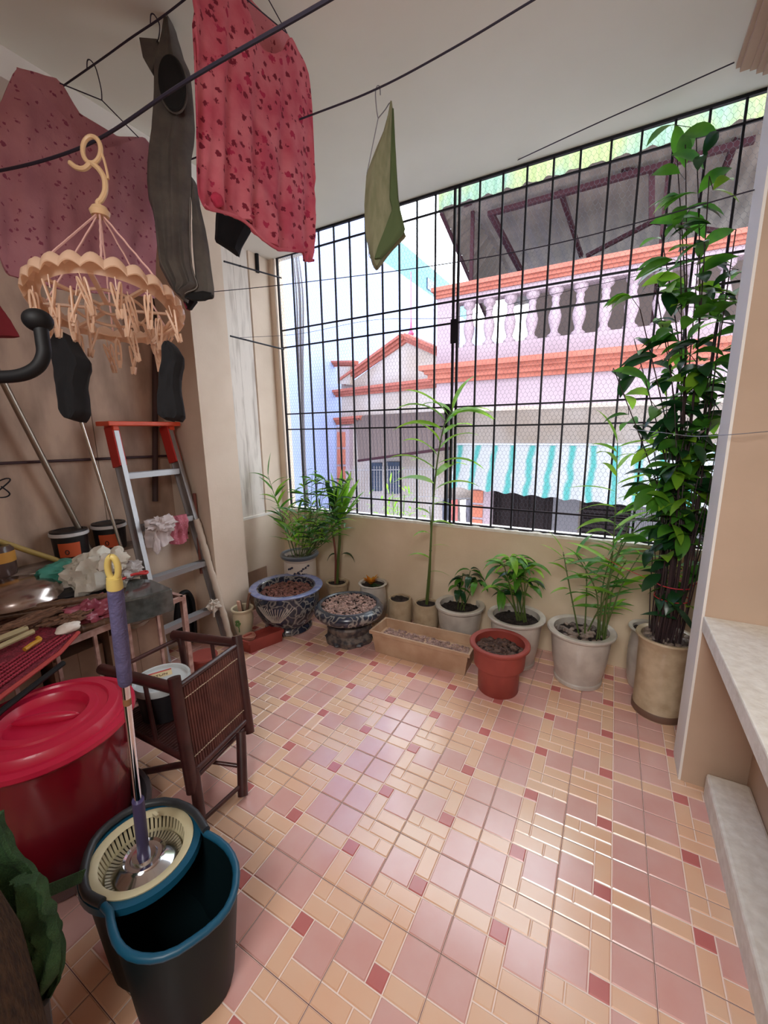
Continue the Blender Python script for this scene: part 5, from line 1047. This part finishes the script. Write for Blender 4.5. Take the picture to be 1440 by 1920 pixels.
pole('armrest', [pRt + dR * .08, aR], .025); pole('armrest', [pLt + dL * .10, aL], .025)
pole('cross_bar', [aR + V((.03, 0, -.02)), aL + V((.03, 0, -.02))], .011)
sz_ = .30
fR = V((aR.x + .05, aR.y, sz_)); fL = V((aL.x + .05, aL.y, sz_ - .01)); bR = pRt + dR * .72; bL = pLt + dL * .72
for a, c in ((aR + V((.06, 0, 0)), V((aR.x + .10, aR.y, .06))), (aL + V((.06, 0, 0)), V((aL.x + .10, aL.y, .06)))): pole('front_post', [a, c], .017)
pole('seat_rail', [bR, fR], .016); pole('seat_rail', [bL, fL], .016); pole('seat_rail', [fR, fL], .013)
for f in (.4,): pole('arm_strut', [pRt.lerp(aR, f) , bR.lerp(fR, f)], .010); pole('arm_strut', [pLt.lerp(aL, f) + V((0, 0, -.02)), bL.lerp(fL, f)], .010)
m_ = MB()
for i in range(30): f = (i + .5) / 30; m_.tube([bR.lerp(fR, f) + V((0, 0, .012)), bL.lerp(fL, f) + V((0, 0, .012))], .0062, 6)
m_.build('seat', bmb, ch)
ftR = V((-1.372, 1.07, .014)); ftL = V((-1.425, .875, .014))
pole('leg', [ftR, V((-1.47, 1.17, .24))], .023); pole('leg', [ftL + V((.02, 0, 0)), V((-1.50, .93, .22))], .023)
pole('leg', [V((-1.95, 1.22, .014)), bR + V((0, 0, -.02))], .015); pole('leg', [V((-1.95, .90, .014)), bL + V((0, 0, -.02))], .015)
pole('stretcher', [ftR + (V((-1.47, 1.17, .24)) - ftR) * .18, ftL + V((.02, 0, .03))], .010); pole('stretcher', [ftR + (V((-1.47, 1.17, .24)) - ftR) * .45, V((-1.62, 1.0, .16))], .009)
# ---- white paint bucket on the seat
c = onz(303, 1270, .50); c = V((c.x, c.y, sz_ + .015)); h0 = .50 - c.z
t = thing('white_bucket', 'black bucket with round white recessed lid standing on the bamboo chair seat', 'bucket', c)
m_ = MB(); m_.lathe([(0, 0), (.10, .002), (.118, h0 - .03), (0, h0 - .03)], c, 36); m_.build('body', mat('dark_tub', (40, 38, 42), .4), t)
m_ = MB(); m_.lathe([(.12, h0 - .035), (.128, h0 - .03), (.128, h0 - .004), (.124, h0 + .002), (.115, h0), (.112, h0 - .014), (0, h0 - .014)], c, 44); m_.build('lid', mat('white_lid', (206, 212, 214), .4), t, angle=50)
lb_ = onz(297, 1266, c.z + h0 - .0125); m_ = MB(); rt = Matrix.Rotation(math.radians(62), 3, 'Z')
P3 = lambda x, y, z=0: lb_ + rt @ V((x, y, z))
m_.add([P3(-.06, -.028), P3(.06, -.028), P3(.06, .034), P3(-.06, .034)], [(0, 1, 2, 3)]); pl_ = m_.build('paper_label', mat('yellow_paper', (226, 206, 160), .7), t, smooth=False)
m_ = MB(); m_.add([P3(-.06, .022, .001), P3(.06, .022, .001), P3(.06, .034, .001), P3(-.06, .034, .001)], [(0, 1, 2, 3)]); m_.build('red_stripe', mat('label_red', (206, 76, 72), .6), pl_, smooth=False)
def text(s_, p, rz, size, ma, parent, name='lettering'):
    cu = bpy.data.curves.new(name, 'FONT'); cu.body = s_; cu.size = size; cu.extrude = .0004; cu.align_x = 'CENTER'; cu.align_y = 'CENTER'
    tmp = bpy.data.objects.new('tmp', cu); COL.objects.link(tmp); bpy.context.view_layer.update()
    me = bpy.data.meshes.new_from_object(tmp.evaluated_get(bpy.context.evaluated_depsgraph_get())); COL.objects.unlink(tmp); bpy.data.objects.remove(tmp)
    me.materials.clear(); me.materials.append(ma); o = bpy.data.objects.new(name, me); COL.objects.link(o); o.parent = parent; o.location = V(p) - wloc(parent); o.rotation_euler = (0, 0, rz); return o
ink = mat('label_ink', (84, 56, 40), .7)
text('JOTUN', P3(0, -.008, .0015), math.radians(62), .026, ink, pl_)
# ---- black knob handle, burlap sack, green towel
t = thing('knob_handle', 'thick curved black tubular handle ending in a round knob at the left edge', 'handle', ond(-430, 700, .66))
m_ = MB(); m_.tube(smoothpath([ond(x, y, .66) for x, y in ((76, 612), (80, 640), (82, 664), (72, 686), (50, 700), (20, 706), (-30, 706), (-120, 700), (-430, 690))]), .0100, 14); m_.build('tube', black, t)
m_ = MB(); m_.blob(ond(71, 601, .66), (.021, .021, .018), amp=0, n=14); m_.build('knob', black, t)
q = ond(-430, 690, .66); m_ = MB(); m_.tube([q, V((q.x, q.y, 0.01))], .016, 12); m_.lathe([(0, .0), (.16, .0), (.16, .012), (.03, .03), (0, .03)], V((q.x, q.y, 0)), 24); m_.build('post', black, t)
sc = ond(-130, 1950, .8); sk = thing('burlap_sack', 'rough brown woven burlap sack at the bottom left corner', 'sack', (sc.x, sc.y, 0))
m_ = MB(); m_.lathe([(0, .001), (.15, .004), (.16, .04), (.155, .45), (.15, .62), (.135, .72), (.10, .79), (.05, .815), (0, .82)], V((sc.x, sc.y, 0)), 48, rad=lambda a, z: 1 + .05 * noise.noise(V((math.cos(a) * 2, math.sin(a) * 2, z * 3))) + .012 * noise.noise(V((a * 9, z * 30, 1))))
m_.build('body', mat('burlap', (84, 62, 42), .95, col2=(48, 34, 24), scale=90, stretch=(1, 1, .3), bump=1, bscale=220), sk)
tw = mat('green_towel', (58, 92, 52), .95, col2=(40, 68, 38), scale=20, bump=.8, bscale=260)
tgn = thing('green_towel', 'crumpled dark green towel hanging between the burlap sack and the red bin', 'towel', ond(60, 1700, .98))
garr = lambda rows, dpt, sd, th=.03, amp=.02, fr=7: drape(rows, lambda x, y: ond(x, y, dpt), nf, th, amp, fr, cols=False, nu=60, nv=26, seed=sd)
garr([(1535, -60, 0), (1570, -60, 12), (1600, -60, 26), (1640, -60, 62), (1665, -60, 82), (1690, -20, 90), (1730, 0, 100), (1770, 10, 110), (1810, 25, 113), (1835, 40, 116), (1860, 52, 100), (1885, 62, 88)], .98, 3).build('cloth', tw, tgn)
garr([(1650, 20, 70), (1700, 40, 92), (1760, 46, 108), (1800, 52, 114), (1822, 58, 112), (1840, 70, 100)], .94, 8, .03, .02, 5).build('upper_fold', tw, tgn)
m_ = MB(); m_.bar(ond(40, 1692, .98), ond(156, 1642, 1.14), .004, .03); m_.build('strap', tw, tgn, smooth=False)
m_ = MB(); m_.tube(smoothpath([ond(84, 1880, .96), ond(90, 1930, .96), ond(96, 2020, .95)]), .01, 6); m_.tube([ond(70, 1885, .97), ond(76, 2000, .97)], .008, 6); m_.build('fringe', mat('grey_string', (96, 90, 88), .9), tgn)
